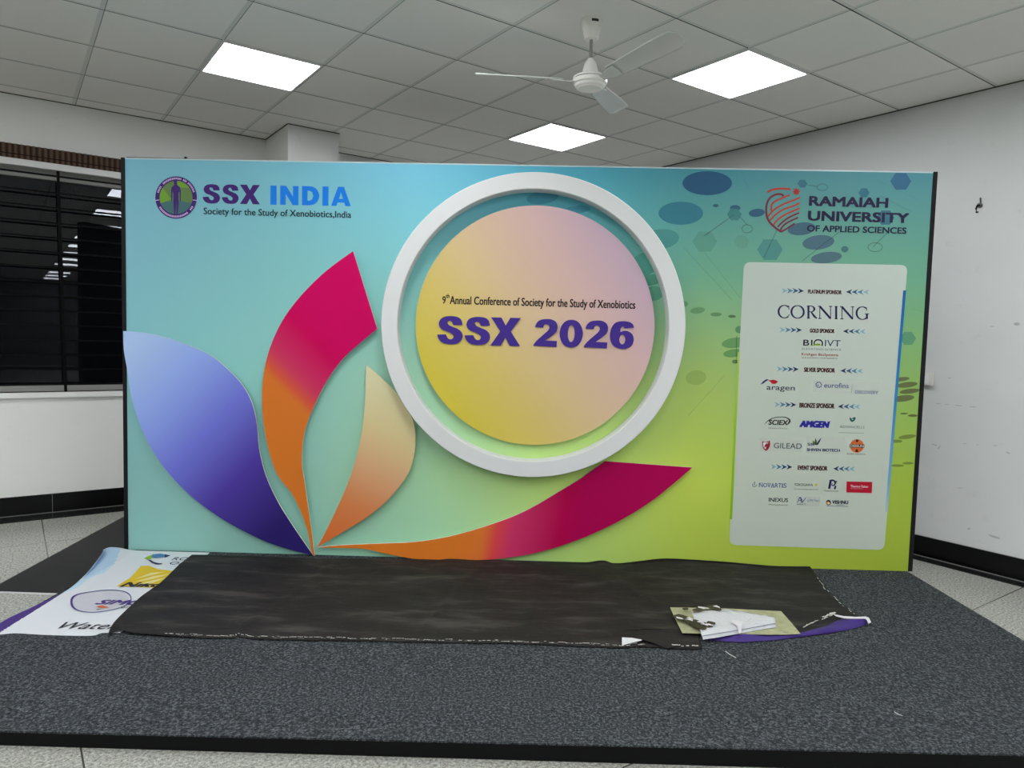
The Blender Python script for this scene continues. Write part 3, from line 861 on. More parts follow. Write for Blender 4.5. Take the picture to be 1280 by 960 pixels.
# serif wordmark letters as thick and thin strokes
def serif_word(mb, x0, x1, yt, yb, drop, m):
    W = x1 - x0
    def X(f): return x0 + f * W
    def YY(f, v): return yb + drop * f - v * (yb - yt)
    def st(pts, w, n=5):
        L, R = stroke2d([(X(a), YY(a, v)) for a, v in pts], w, n)
        mb.strip(P(L), P(R), m)
    T, t = 2.5, 1.0
    def bowl(cx, rx, a0, a1):
        pts = []
        ws = []
        for k in range(19):
            an = math.radians(a0 + (a1 - a0) * k / 18)
            pts.append((cx + rx * math.cos(an), .5 + .49 * math.sin(an)))
            ws.append(t + (T - t) * abs(math.cos(an)) ** 1.2)
        L, R = stroke2d([(X(a), YY(a, v)) for a, v in pts], ws, 2)
        mb.strip(P(L), P(R), m)
    def stem(f, w=T, lo=0, hi=1):
        st([(f, lo), (f, hi)], w, 1)
        st([(f - .017, lo + .02), (f + .017, lo + .02)], t, 1)
        st([(f - .017, hi - .02), (f + .017, hi - .02)], t, 1)
    bowl(.068, .064, 48, 312)
    st([(.118, .66), (.116, .98)], t, 1); st([(.112, .16), (.122, .30)], t, 1)
    bowl(.213, .068, 0, 360)
    stem(.332); st([(.335, .97), (.375, .96), (.398, .76), (.375, .54), (.335, .53)], [t, 1.2, T, 1.2, t]); st([(.362, .53), (.395, .2), (.425, .02)], [1.6, T, 1.4])
    for f in (.457, .700):
        st([(f, 0), (f, 1)], t, 1); st([(f - .018, .02), (f + .018, .02)], t, 1); st([(f - .022, .97), (f + .004, .98)], t, 1)
        st([(f, .97), (f + .118, .03)], T, 1); st([(f + .118, 0), (f + .118, 1)], t, 1); st([(f + .100, .98), (f + .136, .98)], t, 1)
    stem(.637)
    bowl(.925, .064, 50, 318)
    st([(.972, .70), (.970, .97)], t, 1); st([(.975, .05), (.975, .45)], T, 1); st([(.952, .45), (.998, .45)], t, 1)
logo(lambda mb: serif_word(mb, 972.8, 1086.5, 381.4, 397.4, 2.2, C(32, 30, 74)))
def l_bio(mb):
    put_text(mb, 'B', 1003.9, 1011.5, 424.6, 432, INK, Y1, .03)
    put_text(mb, 'I', 1013.6, 1015.4, 424.8, 432.2, INK, Y1, .03)
    ln(mb, [(1018.2, 432), (1017.8, 428), (1020, 425.3), (1023, 424.8), (1026.2, 425.6), (1028, 428.3), (1027.6, 432.4)], 1.5, INK)
    mb.face(P([(1010, 432.6), (1017, 431), (1021, 429.4), (1025, 429.6), (1026.2, 431.8), (1018, 431.8)], .0003), C(128, 160, 40))
    put_text(mb, 'IVT', 1031, 1050.5, 425.2, 433, C(50, 72, 96), Y1, .0)
    put_text(mb, 'ELEVATING SCIENCE', 1002.4, 1051.6, 435.1, 437.5, C(110, 116, 120), Y1, .0, 0, .6)
logo(l_bio)
def l_kri(mb):
    put_text(mb, 'Krishgen BioSystems', 1001.8, 1047.8, 441.2, 445.4, C(150, 72, 60), Y1, .015, 0, .8)
    put_text(mb, 'OUR REAGENTS, YOUR RESEARCH', 1002, 1046.5, 446.5, 448.4, C(110, 104, 104), Y1, .0, 0, .5)
logo(l_kri)
def l_ara(mb):
    mb.face(P([(950.4, 480.8), (954, 476.5), (958, 474), (961.3, 474.6), (957.5, 476.6), (954.5, 479.2)]), NAV)
    mb.face(P(smoothloop([(960.3, 475.6), (964, 475), (968, 474.7), (972.6, 477), (969, 479.9), (965, 479.4), (963, 477.2)], 3, (0, 3))), C(178, 28, 44))
    put_text(mb, 'aragen', 958, 993.4, 483, 489.6, C(44, 50, 72), Y1, .012, 0, .4)
logo(l_ara)
def l_eur(mb):
    mb.face(P([(1017, 475.5), (1099, 477), (1098, 492), (1016, 490)], -.0004), M_TINT)
    for k in range(9):
        t = 2 * math.pi * k / 9
        mb.face(P(ell(1023.4 + 3.4 * math.cos(t), 481 + 3.2 * math.sin(t), .9, .9, 8)), C(64, 74, 116))
    mb.face(P(ell(1022.6, 481.4, .9, .9, 8)), C(64, 74, 116))
    put_text(mb, 'eurofins', 1030, 1060.8, 478.4, 484.6, C(74, 84, 126), Y1, .02, 0, .7)
    ln(mb, [(1065.3, 480.2), (1064.3, 491.4)], .5, C(120, 128, 150), 0, 1)
    put_text(mb, 'DISCOVERY', 1068.8, 1097.4, 488, 492.2, C(56, 70, 128), Y1, .005, 0, .6)
logo(l_eur)
def l_sci(mb):
    put_text(mb, 'SCIEX', 960.4, 985, 524.6, 531, INK, Y1, .06, .12, .6)
    ln(mb, [(955.3, 530.7), (960, 526), (967, 522.4), (976, 521.2), (983, 522), (987, 525), (986.6, 528), (983.5, 531.2)], [.3, .9, .9, .9, 1.1, 1.8, 2.0, .5], INK)
    put_text(mb, 'The Power of Precision', 960.2, 984, 534.3, 536, C(70, 70, 74), Y1, .0, 0, .3)
logo(l_sci)
logo(lambda mb: (put_text(mb, 'AMGEN', 999, 1037, 525.6, 534.4, C(40, 40, 140), Y1, .13, .2, .6), put_text(mb, 'o', 1037.8, 1039.0, 526.3, 527.3, C(40, 40, 140), Y1)))
def l_adv(mb):
    mb.face(P(smoothloop([(1062.2, 521.6), (1064.5, 523), (1067.5, 521.4), (1069.6, 522.2), (1068.4, 525.4), (1065.4, 527.4), (1062.6, 525.6)], 3)), C(24, 82, 82))
    mb.face(P(ell(1065.6, 524.2, 1.2, .8, 10), .0003), C(150, 176, 160))
    put_text(mb, 'ADVANCELLS', 1049.6, 1080.5, 531.9, 535, C(80, 110, 104), Y1, .0, 0, .5)
    ln(mb, [(1048.3, 540.8), (1080, 541.4)], .5, C(110, 124, 116), 0, 1)
logo(l_adv)
def l_gil(mb):
    mb.face(P([(950, 548), (1003, 549.5), (1002.5, 565), (949.5, 563.8)], -.0004), M_TINT)
    mb.face(P(smoothloop([(952.8, 551.5), (957.5, 552.4), (962.4, 550.6), (962.6, 557), (960, 561.8), (957.2, 563.6), (954, 560.5), (953, 556.5)], 3, (0, 2, 5))), C(140, 28, 44))
    mb.face(P(smoothloop([(954, 552.8), (957, 553), (960.6, 553), (958, 557), (957.3, 561.5), (955, 559.6), (954, 556)], 3, (0, 2, 4)), .0003), C(206, 206, 206))
    mb.face(P(smoothloop([(955.5, 560), (956, 556.5), (959.8, 552.6), (957.8, 557.5)], 3, (0, 2)), .0006), C(120, 24, 40))
    put_text(mb, 'GILEAD', 967, 1002, 553.6, 560.4, C(64, 68, 78), Y1, .008, 0, .7)
logo(l_gil)
def l_shi(mb):
    mb.face(P([(1008, 546), (1056, 547.5), (1055, 568), (1007.3, 566.5)], -.0004), M_TINT)
    put_text(mb, 'SB', 1009.4, 1017.5, 553.6, 557.2, C(40, 48, 90), Y1, .03)
    mb.face(P([(1017, 556), (1015.4, 550.6), (1018.3, 552), (1019.5, 556)]), C(84, 110, 44))
    mb.face(P([(1018.4, 556), (1019, 547.5), (1021, 551), (1021, 556.2)]), C(56, 80, 44))
    mb.face(P([(1019.6, 556.4), (1022.6, 551.5), (1026.8, 547), (1025, 551.5), (1022.6, 556)]), C(38, 44, 74))
    put_text(mb, 'SHIVEN BIOTECH', 1008.6, 1049.8, 560.3, 563.9, C(42, 50, 92), Y1, .07, 0, .9)
logo(l_shi)
def l_glo(mb):
    mb.face(P(ell(1071.2, 557.4, 8.7, 8.4, 28)), C(196, 98, 48))
    mb.face(P([(1069.6, 549.4), (1073.5, 549.6), (1072, 553), (1070.5, 553)], .0003), INK)
    mb.face(P([(1069, 564.8), (1073, 565.2), (1072, 561.6), (1070, 561.6)], .0003), INK)
    mb.face(P([(1062.2, 555.2), (1080.6, 555.6), (1080.3, 559.8), (1061.9, 559.4)], .0005), INK)
    put_text(mb, 'DEISUN', 1063, 1079.6, 555.7, 558.9, C(214, 204, 190), Y1 - .0008, .02, 0, .3)
    put_text(mb, 'GLOBAL RESEARCH', 1058.4, 1081.8, 566.6, 568.2, C(60, 56, 56), Y1, .01, 0, .3)
logo(l_glo)
def l_nov(mb):
    ln(mb, [(943.6, 602), (942.8, 604), (943.2, 606.4)], .8, C(70, 76, 110), 0, 3)
    ln(mb, [(940.8, 604.6), (940.9, 607), (942.6, 608.4), (945, 607.6), (946.2, 605.6)], .7, C(70, 76, 110), 0, 3)
    for s, a, b in (('N', 948.6, 953.4), ('O', 954, 958.8), ('V', 959, 963.4), ('A', 963.4, 968.2), ('R', 968.6, 972.6), ('T', 972.8, 976.6), ('I', 977.3, 978.5), ('S', 979.3, 983)):
        d = (a - 948.6) * .02
        put_text(mb, s, a, b, 603.7 + d, 609 + d, C(66, 84, 140), Y1, .015)
        if s in 'NVATI':
            ln(mb, [(a + .1, (603.9 if s in 'NVT' else 608.9) + d), (b - .1, (603.9 if s in 'NVT' else 608.9) + d)], .5, C(66, 84, 140), 0, 1)
logo(l_nov)
def l_yok(mb):
    put_text(mb, 'YOKOGAWA', 992.7, 1016, 604.2, 607.4, C(60, 66, 60), Y1, .01, 0, .3)
    mb.face(P([(1018.2, 606), (1020, 603.8), (1021.8, 606), (1020, 608.2)]), C(196, 190, 80))
    put_text(mb, 'Co-innovating tomorrow', 992.4, 1022.3, 610.4, 612.6, C(74, 80, 72), Y1, .0, 0, .4)
logo(l_yok)
def l_pi(mb):
    m = C(32, 26, 78)
    ln(mb, [(1036.4, 611), (1038.2, 601.6)], 2.8, m, 0, 1)
    ln(mb, [(1037, 601.2), (1041, 600.4), (1044, 602.2), (1043.6, 605.4), (1041, 607), (1039.6, 605.6), (1040.8, 604.2)], [2.4, 2, 1.8, 1.6, 1.2, 1, .6], m, .0002)
    ln(mb, [(1042.6, 603.2), (1046.4, 601.8)], 1.4, m, .0004, 1)
    ln(mb, [(1043.4, 611.6), (1044.4, 607.2)], 2.2, m, 0, 1)
    ln(mb, [(1045.2, 605.2), (1045.6, 603.8)], 1.0, C(190, 140, 110), 0, 1)
    put_text(mb, 'Process Instruments', 1030, 1048, 612.6, 614.4, C(60, 58, 74), Y1, .01, 0, .2)
logo(l_pi)
def l_red(mb):
    mb.face(P([(1058.3, 601.8), (1090.4, 602.4), (1089.8, 616.4), (1057.9, 615.6)]), C(170, 20, 44))
    put_text(mb, 'Thermo Fisher', 1063, 1085.4, 606.4, 609.3, C(232, 214, 216), Y1 - .0004, .012, 0, .3)
    put_text(mb, 'SCIENTIFIC', 1063.6, 1079, 610.2, 611.4, C(214, 140, 148), Y1 - .0004, .0, 0, .2)
logo(l_red)
logo(lambda mb: (put_text(mb, 'INEXUS', 960.8, 985, 622.2, 627.2, INK, Y1, .03, 0, .4), put_text(mb, 'Pharmaceuticals', 961, 984.6, 629.8, 631.8, C(84, 88, 84), Y1, .0, 0, .2)))
def l_n(mb):
    mb.face(P([(995.5, 620), (1025.5, 621), (1024.5, 633), (995, 632)], -.0004), M_TINT)
    m = C(70, 84, 130)
    ln(mb, [(996.8, 628), (999.6, 622.4), (1001.2, 623), (1002, 627.6), (1004, 626.6), (1007.2, 622)], [.8, 1.2, 1.4, 1.4, 1.2, .5], m)
    ln(mb, [(999, 626), (1001.4, 624.8), (1003.6, 625)], .7, C(40, 46, 70), .0002)
    put_text(mb, 'NEXT', 996.4, 1007.6, 629.4, 631.2, C(66, 74, 104), Y1, .0)
    put_text(mb, 'LCMS Tech', 1009, 1024, 624.2, 627, C(82, 92, 140), Y1, .01, 0, .2)
logo(l_n)
def l_vis(mb):
    mb.face(P(ell(1035.6, 628.2, 3.1, 3.3, 18)), INK)
    mb.face(P(ell(1035.2, 628.8, 2.2, 2.0, 14), .0003), C(206, 150, 96))
    mb.face(P(ell(1036.2, 629.2, 1.2, 1.2, 12), .0006), C(222, 200, 170))
    put_text(mb, 'VISHNU', 1040, 1060.2, 625.2, 629.7, C(36, 40, 58), Y1, .08, 0, .6)
    put_text(mb, 'CHEMICALS', 1045.5, 1055, 630.6, 631.9, C(50, 56, 84), Y1, .01)
    ln(mb, [(1033, 632.4), (1060, 633.1)], .6, C(84, 92, 120), 0, 1)
logo(l_vis)

# ================================================================== FLEX SHEET ON THE STAGE
def wr(x, y):        # gentle wrinkles of the lying sheet
    return (.0035 * math.sin(x * 5.1 + y * 2.2) * math.sin(y * 7 + x) + .0022 * math.sin(x * 17 - y * 6) * math.sin(y * 11 + 1.3) + .0012 * math.sin(x * 31 + y * 23))
CREASES = [(-1.03, 4.16, -1.23, 3.09), (-.17, 4.2, -.42, 3.1), (.16, 4.2, .1, 3.3), (.82, 4.2, .70, 3.6), (.72, 4.22, .55, 3.9), (1.05, 4.2, .78, 3.95), (.60, 4.0, .95, 3.14)]
def crease(x, y):   # sharp fold ridges left from storing the sheet rolled and folded
    h = 0
    for x0, y0, x1, y1 in CREASES:
        dx, dy = x1 - x0, y1 - y0
        t = max(0, min(1, ((x - x0) * dx + (y - y0) * dy) / (dx * dx + dy * dy)))
        d = math.hypot(x - x0 - t * dx, y - y0 - t * dy)
        h += .007 * max(0, 1 - d / .035)
    return h
M_FLEX = mat('black back of flex sheet', (1, 1, 1, 1), 0.7, 0.16)
_c = coords(M_FLEX)
_mp = nd(M_FLEX, 'ShaderNodeMapping'); _mp.inputs['Scale'].default_value = (1, 4, 1)
lk(M_FLEX, _c, _mp.inputs[0])
_n = noise(M_FLEX, _mp.outputs[0], 2.4, 6, .65)
_n2 = noise(M_FLEX, _c, 30, 4, .7)
_bc = ramp(M_FLEX, _n, [(.3, S(31, 29, 29)), (.52, S(40, 38, 37)), (.68, S(66, 63, 60))])
_bc = mixc(M_FLEX, mathn(M_FLEX, 'MULTIPLY', mathn(M_FLEX, 'SUBTRACT', _n2, .58, True), 1.2, True), _bc, S(92, 89, 84))
lk(M_FLEX, _bc, pr(M_FLEX).inputs['Base Color'])
bump(M_FLEX, noise(M_FLEX, _mp.outputs[0], 5, 5, .6), .35, .012)
ZL = ZS + .0065
front = smoothline([(135, 795), (150, 789.5), (170, 793), (230, 796.5), (290, 797.5), (296, 795), (330, 799), (460, 801), (560, 803), (640, 804.2), (700, 806.5), (740, 808), (778, 809.5), (800, 808), (846, 810.5), (878, 811.5)], 6)
back = smoothline([(240, 694.6), (300, 695.5), (390, 697), (480, 698.5), (540, 699.8), (564, 698.5), (593, 700.4), (622, 699.8), (662, 702.6), (726, 703.6), (752.5, 700.8), (768, 705), (800, 701.5), (834, 698.4), (896, 702), (965, 708.5), (1012, 709.5)], 6)
right = smoothline([(878, 811.5), (876, 803), (874, 792), (880, 790), (1000, 792), (1040, 783), (1058, 776), (1073, 770), (1060, 760), (1050, 752), (1042, 745), (1034, 736), (1024, 724), (1016, 715), (1012, 709.5)], 5)
def back_pt(x, y):
    yy = YB - .05
    b = flat(x, y, ZL)
    if b.y <= yy:
        return b
    return at(x, y, yy)
def res(pts, n):
    # resample by length
    L = [0]
    for a, b in zip(pts, pts[1:]):
        L.append(L[-1] + (b - a).length)
    out = []
    j = 0
    for k in range(n):
        t = L[-1] * k / (n - 1)
        while j < len(L) - 2 and L[j + 1] < t:
            j += 1
        f = (t - L[j]) / max(L[j + 1] - L[j], 1e-9)
        out.append(pts[j].lerp(pts[j + 1], min(max(f, 0), 1)))
    return out
FR = [flat(x, y, ZL) for x, y in front]
BK = [back_pt(x, y) for x, y in back]
RG = [flat(x, y, ZL) for x, y in right]
RG[-1] = BK[-1].copy()
LF_ = [flat(x, y, ZL) for x, y in smoothline([(135, 795), (143, 779), (173, 750), (189, 738), (203, 727.5), (223, 708), (240, 694.6)], 6)]
LF_[-1] = BK[0].copy()
NU, NV = 260, 60
fr, bk, rg, lf = res(FR, NU), res(BK, NU), res(RG, NV), res(LF_, NV)
# right edge is stepped, so keep it monotone: Coons patch
vs, fs = [], []
rs = random.Random(5)
for j in range(NV):
    v = j / (NV - 1)
    for i in range(NU):
        u = i / (NU - 1)
        p = fr[i] * (1 - v) + bk[i] * v + lf[j] * (1 - u) + rg[j] * u - (fr[0] * (1 - u) * (1 - v) + fr[-1] * u * (1 - v) + bk[0] * (1 - u) * v + bk[-1] * u * v)
        e = min(1, 6 * min(v, 1 - v), 8 * min(u, 1 - u))
        z = ZL + (bk[i].z - ZL) * v ** 7 + e * (wr(p.x, p.y) + crease(p.x, p.y) + .002)
        ed = (0.003 * rs.uniform(-1, 1)) if j == 0 else 0
        z += .007 * max(0, min(1, (-1.35 - p.x) / .2))
        vs.append((p.x, p.y + ed, max(z, ZS + .0045)))
for j in range(NV - 1):
    for i in range(NU - 1):
        a = j * NU + i
        fs.append((a, a + 1, a + NU + 1, a + NU))
sheet = empty('flex_sheet', (0, 3.6, ZS))
tag(sheet, 'wide black-backed flex sheet lying face down on the stage in front of the backdrop', 'banner sheet')
mb = MB(); mb.add(vs, fs, M_FLEX)
o = mb.build('black_backing', sheet, smooth=True)
md = o.modifiers.new('thick', 'SOLIDIFY'); md.thickness = .0016; md.offset = -1
# frayed white rim along the front and right edges
M_FRAY = mat('frayed white threads', S(196, 196, 190), 0.8, 0.1)
mb = MB()
rs = random.Random(11)
def fray(pts, dens, w, inward, jump=.3):
    P_ = res(pts, max(int(dens), 3))
    k = 0
    while k < len(P_) - 2:
        if rs.random() < jump:
            k += rs.randint(1, 4)
            continue
        n = rs.randint(2, 7)
        seg = P_[k:k + n + 1]
        if len(seg) < 2:
            break
        off = rs.uniform(.004, .020)
        A_, B_ = [], []
        for p in seg:
            q = p + inward * off
            z = max(q.z, ZL) + .0062
            A_.append(Vector((q.x + rs.uniform(-.002, .002), q.y + rs.uniform(-.002, .002), z)))
            r = q + inward * rs.uniform(w * .3, w)
            B_.append(Vector((r.x, r.y, z)))
        mb.strip(A_, B_, M_FRAY)
        k += n + rs.randint(0, 2)
fray([p for p in FR if p.x < .62], 520, .006, Vector((0, 1, 0)), .16)
fray([p for p in FR if -1.6 < p.x < .62], 420, .005, Vector((0, .4, 0)), .72)
fray([p for p in FR if .68 < p.x < .86], 26, .012, Vector((0, 1, 0)), .2)
fray([flat(x, y, ZL) for x, y in smoothline([(1073, 770), (1060, 760), (1050, 752), (1042, 745), (1034, 736), (1024, 724), (1016, 715)], 6)], 150, .007, Vector((-1, -.2, 0)), .5)
fray([flat(x, y, ZL) for x, y in smoothline([(1000, 790), (1014, 782), (1030, 776), (1046, 769)], 6)], 30, .012, Vector((-.4, .6, 0)), .4)
fray([flat(x, y, ZL) for x, y in ((1030, 774), (1046, 768))], 10, .02, Vector((-.2, 1, 0)), .1)
mb.build('frayed_edge', sheet)['kind'] = 'stuff'
# turned-up notch in the front edge
M_LITE = mat('white printed face', S(216, 218, 220), 0.5, 0.3)
mb = MB()
mb.strip([flat(777.5, 797, ZL + .012), flat(790, 797.6, ZL + .013), flat(802, 800, ZL + .011)], [flat(777.5, 807, ZL + .006), flat(786, 804.5, ZL + .008), flat(802.3, 800.6, ZL + .0105)], M_LITE)
mb.strip([flat(790, 797, ZL + .0125), flat(803, 799.5, ZL + .0115), flat(818, 804, ZL + .009), flat(832, 810, ZL + .004)], [flat(803, 794, ZL + .010), flat(815, 797, ZL + .0095), flat(832, 803, ZL + .008), flat(846, 809, ZL + .005)], M_FLEX)
o = mb.build('turned_up_tab', sheet)
md = o.modifiers.new('thick', 'SOLIDIFY'); md.thickness = .0015
# purple printed rim folded over along the right-hand front
M_PURP = mat('purple printed rim', S(64, 44, 122, 1.0), 0.5, 0.3)
M_HEM = mat('white hem', S(222, 220, 224), 0.55, 0.2)
lo_ = smoothline([(880, 798.5), (900, 801.5), (925, 803), (945, 802), (970, 800), (995, 797), (1020, 794), (1041, 791), (1062, 787), (1078, 782.6), (1088, 777)], 5)
up_ = smoothline([(878, 796), (895, 793), (925, 790), (948, 787), (971, 784), (984, 791.5), (1001, 791), (1017, 787), (1034, 782), (1052, 774.5), (1084, 773.5)], 5)
A_, B_, C_ = [], [], []
for (x, y), (x2, y2) in zip(lo_, up_):
    k = min(1, max(0, (x - 880) / 40))
    a, b = flat(x, y, ZS + .003), flat(x2, y2, ZL + .009 + .008 * max(0, min(1, (x2 - 1030) / 40)))
    m_ = a.lerp(b, .5) + Vector((0, 0, .006 + .004 * math.sin(x * .11)))
    A_.append(a); B_.append(m_); C_.append(b)
mb = MB()
mb.strip(A_, B_, M_PURP)
mb.strip(B_, C_, M_PURP)
o = mb.build('purple_rim', sheet, smooth=True, weld=True)
o['label'] = 'purple printed rim folded over at the right-hand front corner'
md = o.modifiers.new('thick', 'SOLIDIFY'); md.thickness = .0015
mb = MB()
mb.strip([flat(x, y, ZL + .017) for x, y in ((1042, 768), (1054, 770.5), (1070, 771.5), (1082, 771), (1086, 772.5), (1089, 778))],
         [flat(x, y, ZL + .015) for x, y in ((1045, 770.5), (1055, 773), (1070, 774), (1081, 773.5), (1083.5, 775), (1085.5, 780))], M_HEM)
o = mb.build('white_hem', sheet)
md = o.modifiers.new('thick', 'SOLIDIFY'); md.thickness = .002
# white folded corner over the card
M_FOLD = mat('white folded print', S(212, 214, 218), 0.5, 0.3)
_c = coords(M_FOLD)
_w = noise(M_FOLD, _c, 26, 5, .65)
bump(M_FOLD, _w, .8, .02)
M_STRIPE = mat('grey printed stripe', S(140, 142, 156), 0.6, 0.2)
rail0 = [(876, 790.5), (895, 787), (915, 784), (935, 781), (952, 777.5), (969, 774)]        # crease
rail1 = [(879, 799.3), (895, 797), (915, 793.5), (935, 790), (952, 787), (970, 784)]        # lower rim of the white band
rail2 = [(864, 765), (876, 761.5), (890, 760.5), (912, 762), (946, 767), (967, 772)]    # far rim, torn
zz = lambda x, k: ZL + .017 + k
A_ = [flat(x, y, zz(x, .010)) for x, y in smoothline(rail0, 5)]
B_ = [flat(x, y, zz(x, .000)) for x, y in smoothline(rail1, 5)]
rs = random.Random(2)
C_ = [flat(x + rs.uniform(-1, 1), y + rs.uniform(-.7, .7), zz(x, .003)) for x, y in smoothline(rail2, 5)]
mb = MB()
mb.strip(A_, B_, M_FOLD)
for k in range(5):
    t0, t1 = k / 5, (k + 1) / 5
    f = lambda t: [a.lerp(c, t) + Vector((0, 0, .006 * math.sin(math.pi * t) * math.sin(9 * a.x + 4 * t))) for a, c in zip(A_, C_)]
    mb.strip(f(t0), f(t1), M_FOLD)
fold = mb.build('folded_corner', sheet, smooth=True, weld=True)
fold['label'] = 'white printed side of the torn corner folded back over the card'
md = fold.modifiers.new('thick', 'SOLIDIFY'); md.thickness = .0014
mb = MB()
S1 = [a.lerp(b, .50) + Vector((0, -.0035, .003)) for a, b in zip(A_, B_)]
S2 = [a.lerp(b, .60) + Vector((0, -.0035, .003)) for a, b in zip(A_, B_)]
mb.strip(S1, S2, M_STRIPE)
mb.build('printed_stripe', fold)
# dark torn shreds over the fold
M_SHRED = mat('dark torn film', S(62, 60, 46), 0.6, 0.2)
mb = MB()
kx = lambda x, y: (820 + x / 4.571, 740 + y / 4.571)
for sh in ([(205, 100), (300, 75), (350, 75), (375, 105), (330, 95), (280, 92), (240, 108)], [(95, 140), (130, 125), (180, 140), (230, 158), (330, 190), (300, 200), (260, 190), (200, 178), (150, 160)],
           [(180, 170), (240, 180), (290, 205), (265, 215), (215, 195)], [(150, 92), (180, 90), (185, 100), (160, 102)], [(300, 165), (340, 175), (330, 186), (290, 176)]):
    mb.slab([flat(*kx(*p), ZL + .032) for p in smoothloop(sh, 2)], (0, 0, -.001), M_SHRED)
rs = random.Random(9)
for k in range(9):
    t = rs.random()
    x, y = (110 + 200 * t, 135 + 62 * t + rs.uniform(-12, 12)) if k % 3 else (160 + 210 * t, 88 + rs.uniform(-6, 14))
    mb.slab([flat(*kx(x + a * rs.uniform(.6, 1.3), y + b * rs.uniform(.6, 1.3)), ZL + .0335) for a, b in ((-26, -6), (-6, -7), (16, 0), (24, 7), (2, 3), (-14, -1))], (0, 0, -.001), M_HEM)
o = mb.build('torn_film', sheet)
o['kind'] = 'stuff'
# hanging white strip on the fold
mb = MB()
mb.slab([flat(*kx(*p), ZL + .035) for p in ((440, 160), (500, 170), (490, 190), (485, 235), (472, 235), (465, 195), (430, 172))], (0, 0, -.0012), M_HEM)
mb.build('torn_strip', sheet)
# the beige card under the fold
M_CARD = mat('beige card', S(176, 172, 140), 0.75, 0.15)
_n = noise(M_CARD, coords(M_CARD), 24, 5)
lk(M_CARD, ramp(M_CARD, _n, [(.35, S(158, 160, 126)), (.65, S(178, 178, 142))]), pr(M_CARD).inputs['Base Color'])
mb = MB()
zc = ZL + .0135
mb.slab([flat(x, y, zc) for x, y in ((837.5, 759), (907, 760.5), (976.4, 764), (989, 778), (1000.5, 792), (981, 793), (920, 792.5), (853, 791), (845, 775))], (0, 0, -.0025), M_CARD)
org = flat(920, 778, ZL)
o = mb.build('card_sheet', origin=org)
tag(o, 'beige card lying on the black flex sheet, partly under its folded white corner', 'card')

# ================================================================== PRINTED BANNER AT THE LEFT
M_BAN = mat('white banner print', S(214, 218, 222), 0.42, 0.35)
ban = empty('printed_banner', flat(110, 745, ZS))
tag(ban, 'white printed sponsor banner lying at the left end, half under the black sheet', 'banner')
ZB = ZS + .003
leftE = smoothline([(0, 793), (0, 779), (40, 759), (80, 740), (103, 722), (118, 705), (128, 691.5), (129, 687)], 6)
LE = []
for x, y in leftE:
    u = max(0, (745 - y) / 60)
    z = ZB + .05 * max(0, min(1, u)) ** 2
    LE.append(flat(x, y, z))
topE = smoothline([(129, 687), (137, 684), (150, 684.6), (162, 687), (200, 690.4), (240, 693.6), (262, 694.5)], 6)
TE = []
for x, y in topE:
    k = max(0, min(1, (165 - x) / 36))
    TE.append(at(x, y, YB - .02 - .05 * k))
botE = smoothline([(0, 793), (18, 791.3), (40, 792.5), (60, 793.5), (100, 794.6), (118, 794), (128, 791), (150, 791)], 6)
BE = [flat(x, y, ZB) for x, y in botE]
RE = [flat(x, y, ZB) for x, y in ((150, 791), (180, 770), (220, 730), (262, 694.5))]
LE[0] = BE[0].copy(); TE[0] = LE[-1].copy(); RE[0] = BE[-1].copy(); RE[-1] = TE[-1].copy()
nu, nv = 120, 110
b_, t_, l_, r_ = res(BE, nu), res(TE, nu), res(LE, nv), res(RE, nv)
BG = []
for j in range(nv):
    v = j / (nv - 1)
    row = []
    for i in range(nu):
        u = i / (nu - 1)
        p = b_[i] * (1 - v) + t_[i] * v + l_[j] * (1 - u) + r_[j] * u - (b_[0] * (1 - u) * (1 - v) + b_[-1] * u * (1 - v) + t_[0] * (1 - u) * v + t_[-1] * u * v)
        e = min(1, 6 * min(v, 1 - v), 8 * min(u, 1 - u))
        row.append(Vector((p.x, p.y, max(p.z + e * .6 * wr(p.x * 1.3, p.y), ZS + .0022))))
    BG.append(row)
M_SKY = inkmat('pale blue print', S(172, 198, 220))
M_SKY2 = inkmat('light cyan print', S(184, 212, 226))
M_PST = inkmat('purple print', S(70, 50, 122))
def photo(p):
    d = p - CAM
    k = d.dot(FW)
    return (640 + FPX * d.dot(RT) / k, 480 - FPX * d.dot(UP) / k)
def inside(q, poly):
    c = False
    for (x0, y0), (x1, y1) in zip(poly, poly[1:] + poly[:1]):
        if (y0 > q[1]) != (y1 > q[1]) and q[0] < (x1 - x0) * (q[1] - y0) / (y1 - y0) + x0:
            c = not c
    return c
ZONES = [(M_PST, [(-9, 800), (-9, 768), (45, 751), (79.5, 740.5), (60, 753), (3, 788.5)]),
         (M_SKY, [(104, 724), (113, 705), (122, 680), (150, 680), (150, 688), (147, 696), (143, 705), (126, 714)]),
         (M_SKY2, [(20, 762), (104, 724), (126, 714), (141, 707), (130, 716), (112, 722), (98, 734), (79.5, 741), (45, 753)])]
mb = MB()
mb.add([p for r in BG for p in r], [], M_BAN)
for j in range(nv - 1):
    for i in range(nu - 1):
        q = photo((BG[j][i] + BG[j + 1][i + 1]) / 2)
        m = next((m for m, z in ZONES if inside(q, z)), M_BAN)
        mb.f.append([j * nu + i, j * nu + i + 1, (j + 1) * nu + i + 1, (j + 1) * nu + i])
        mb.mi.append(mb.mid(m))
bs = mb.build('sheet', ban, smooth=True)
md = bs.modifiers.new('thick', 'SOLIDIFY'); md.thickness = .0012; md.offset = -1
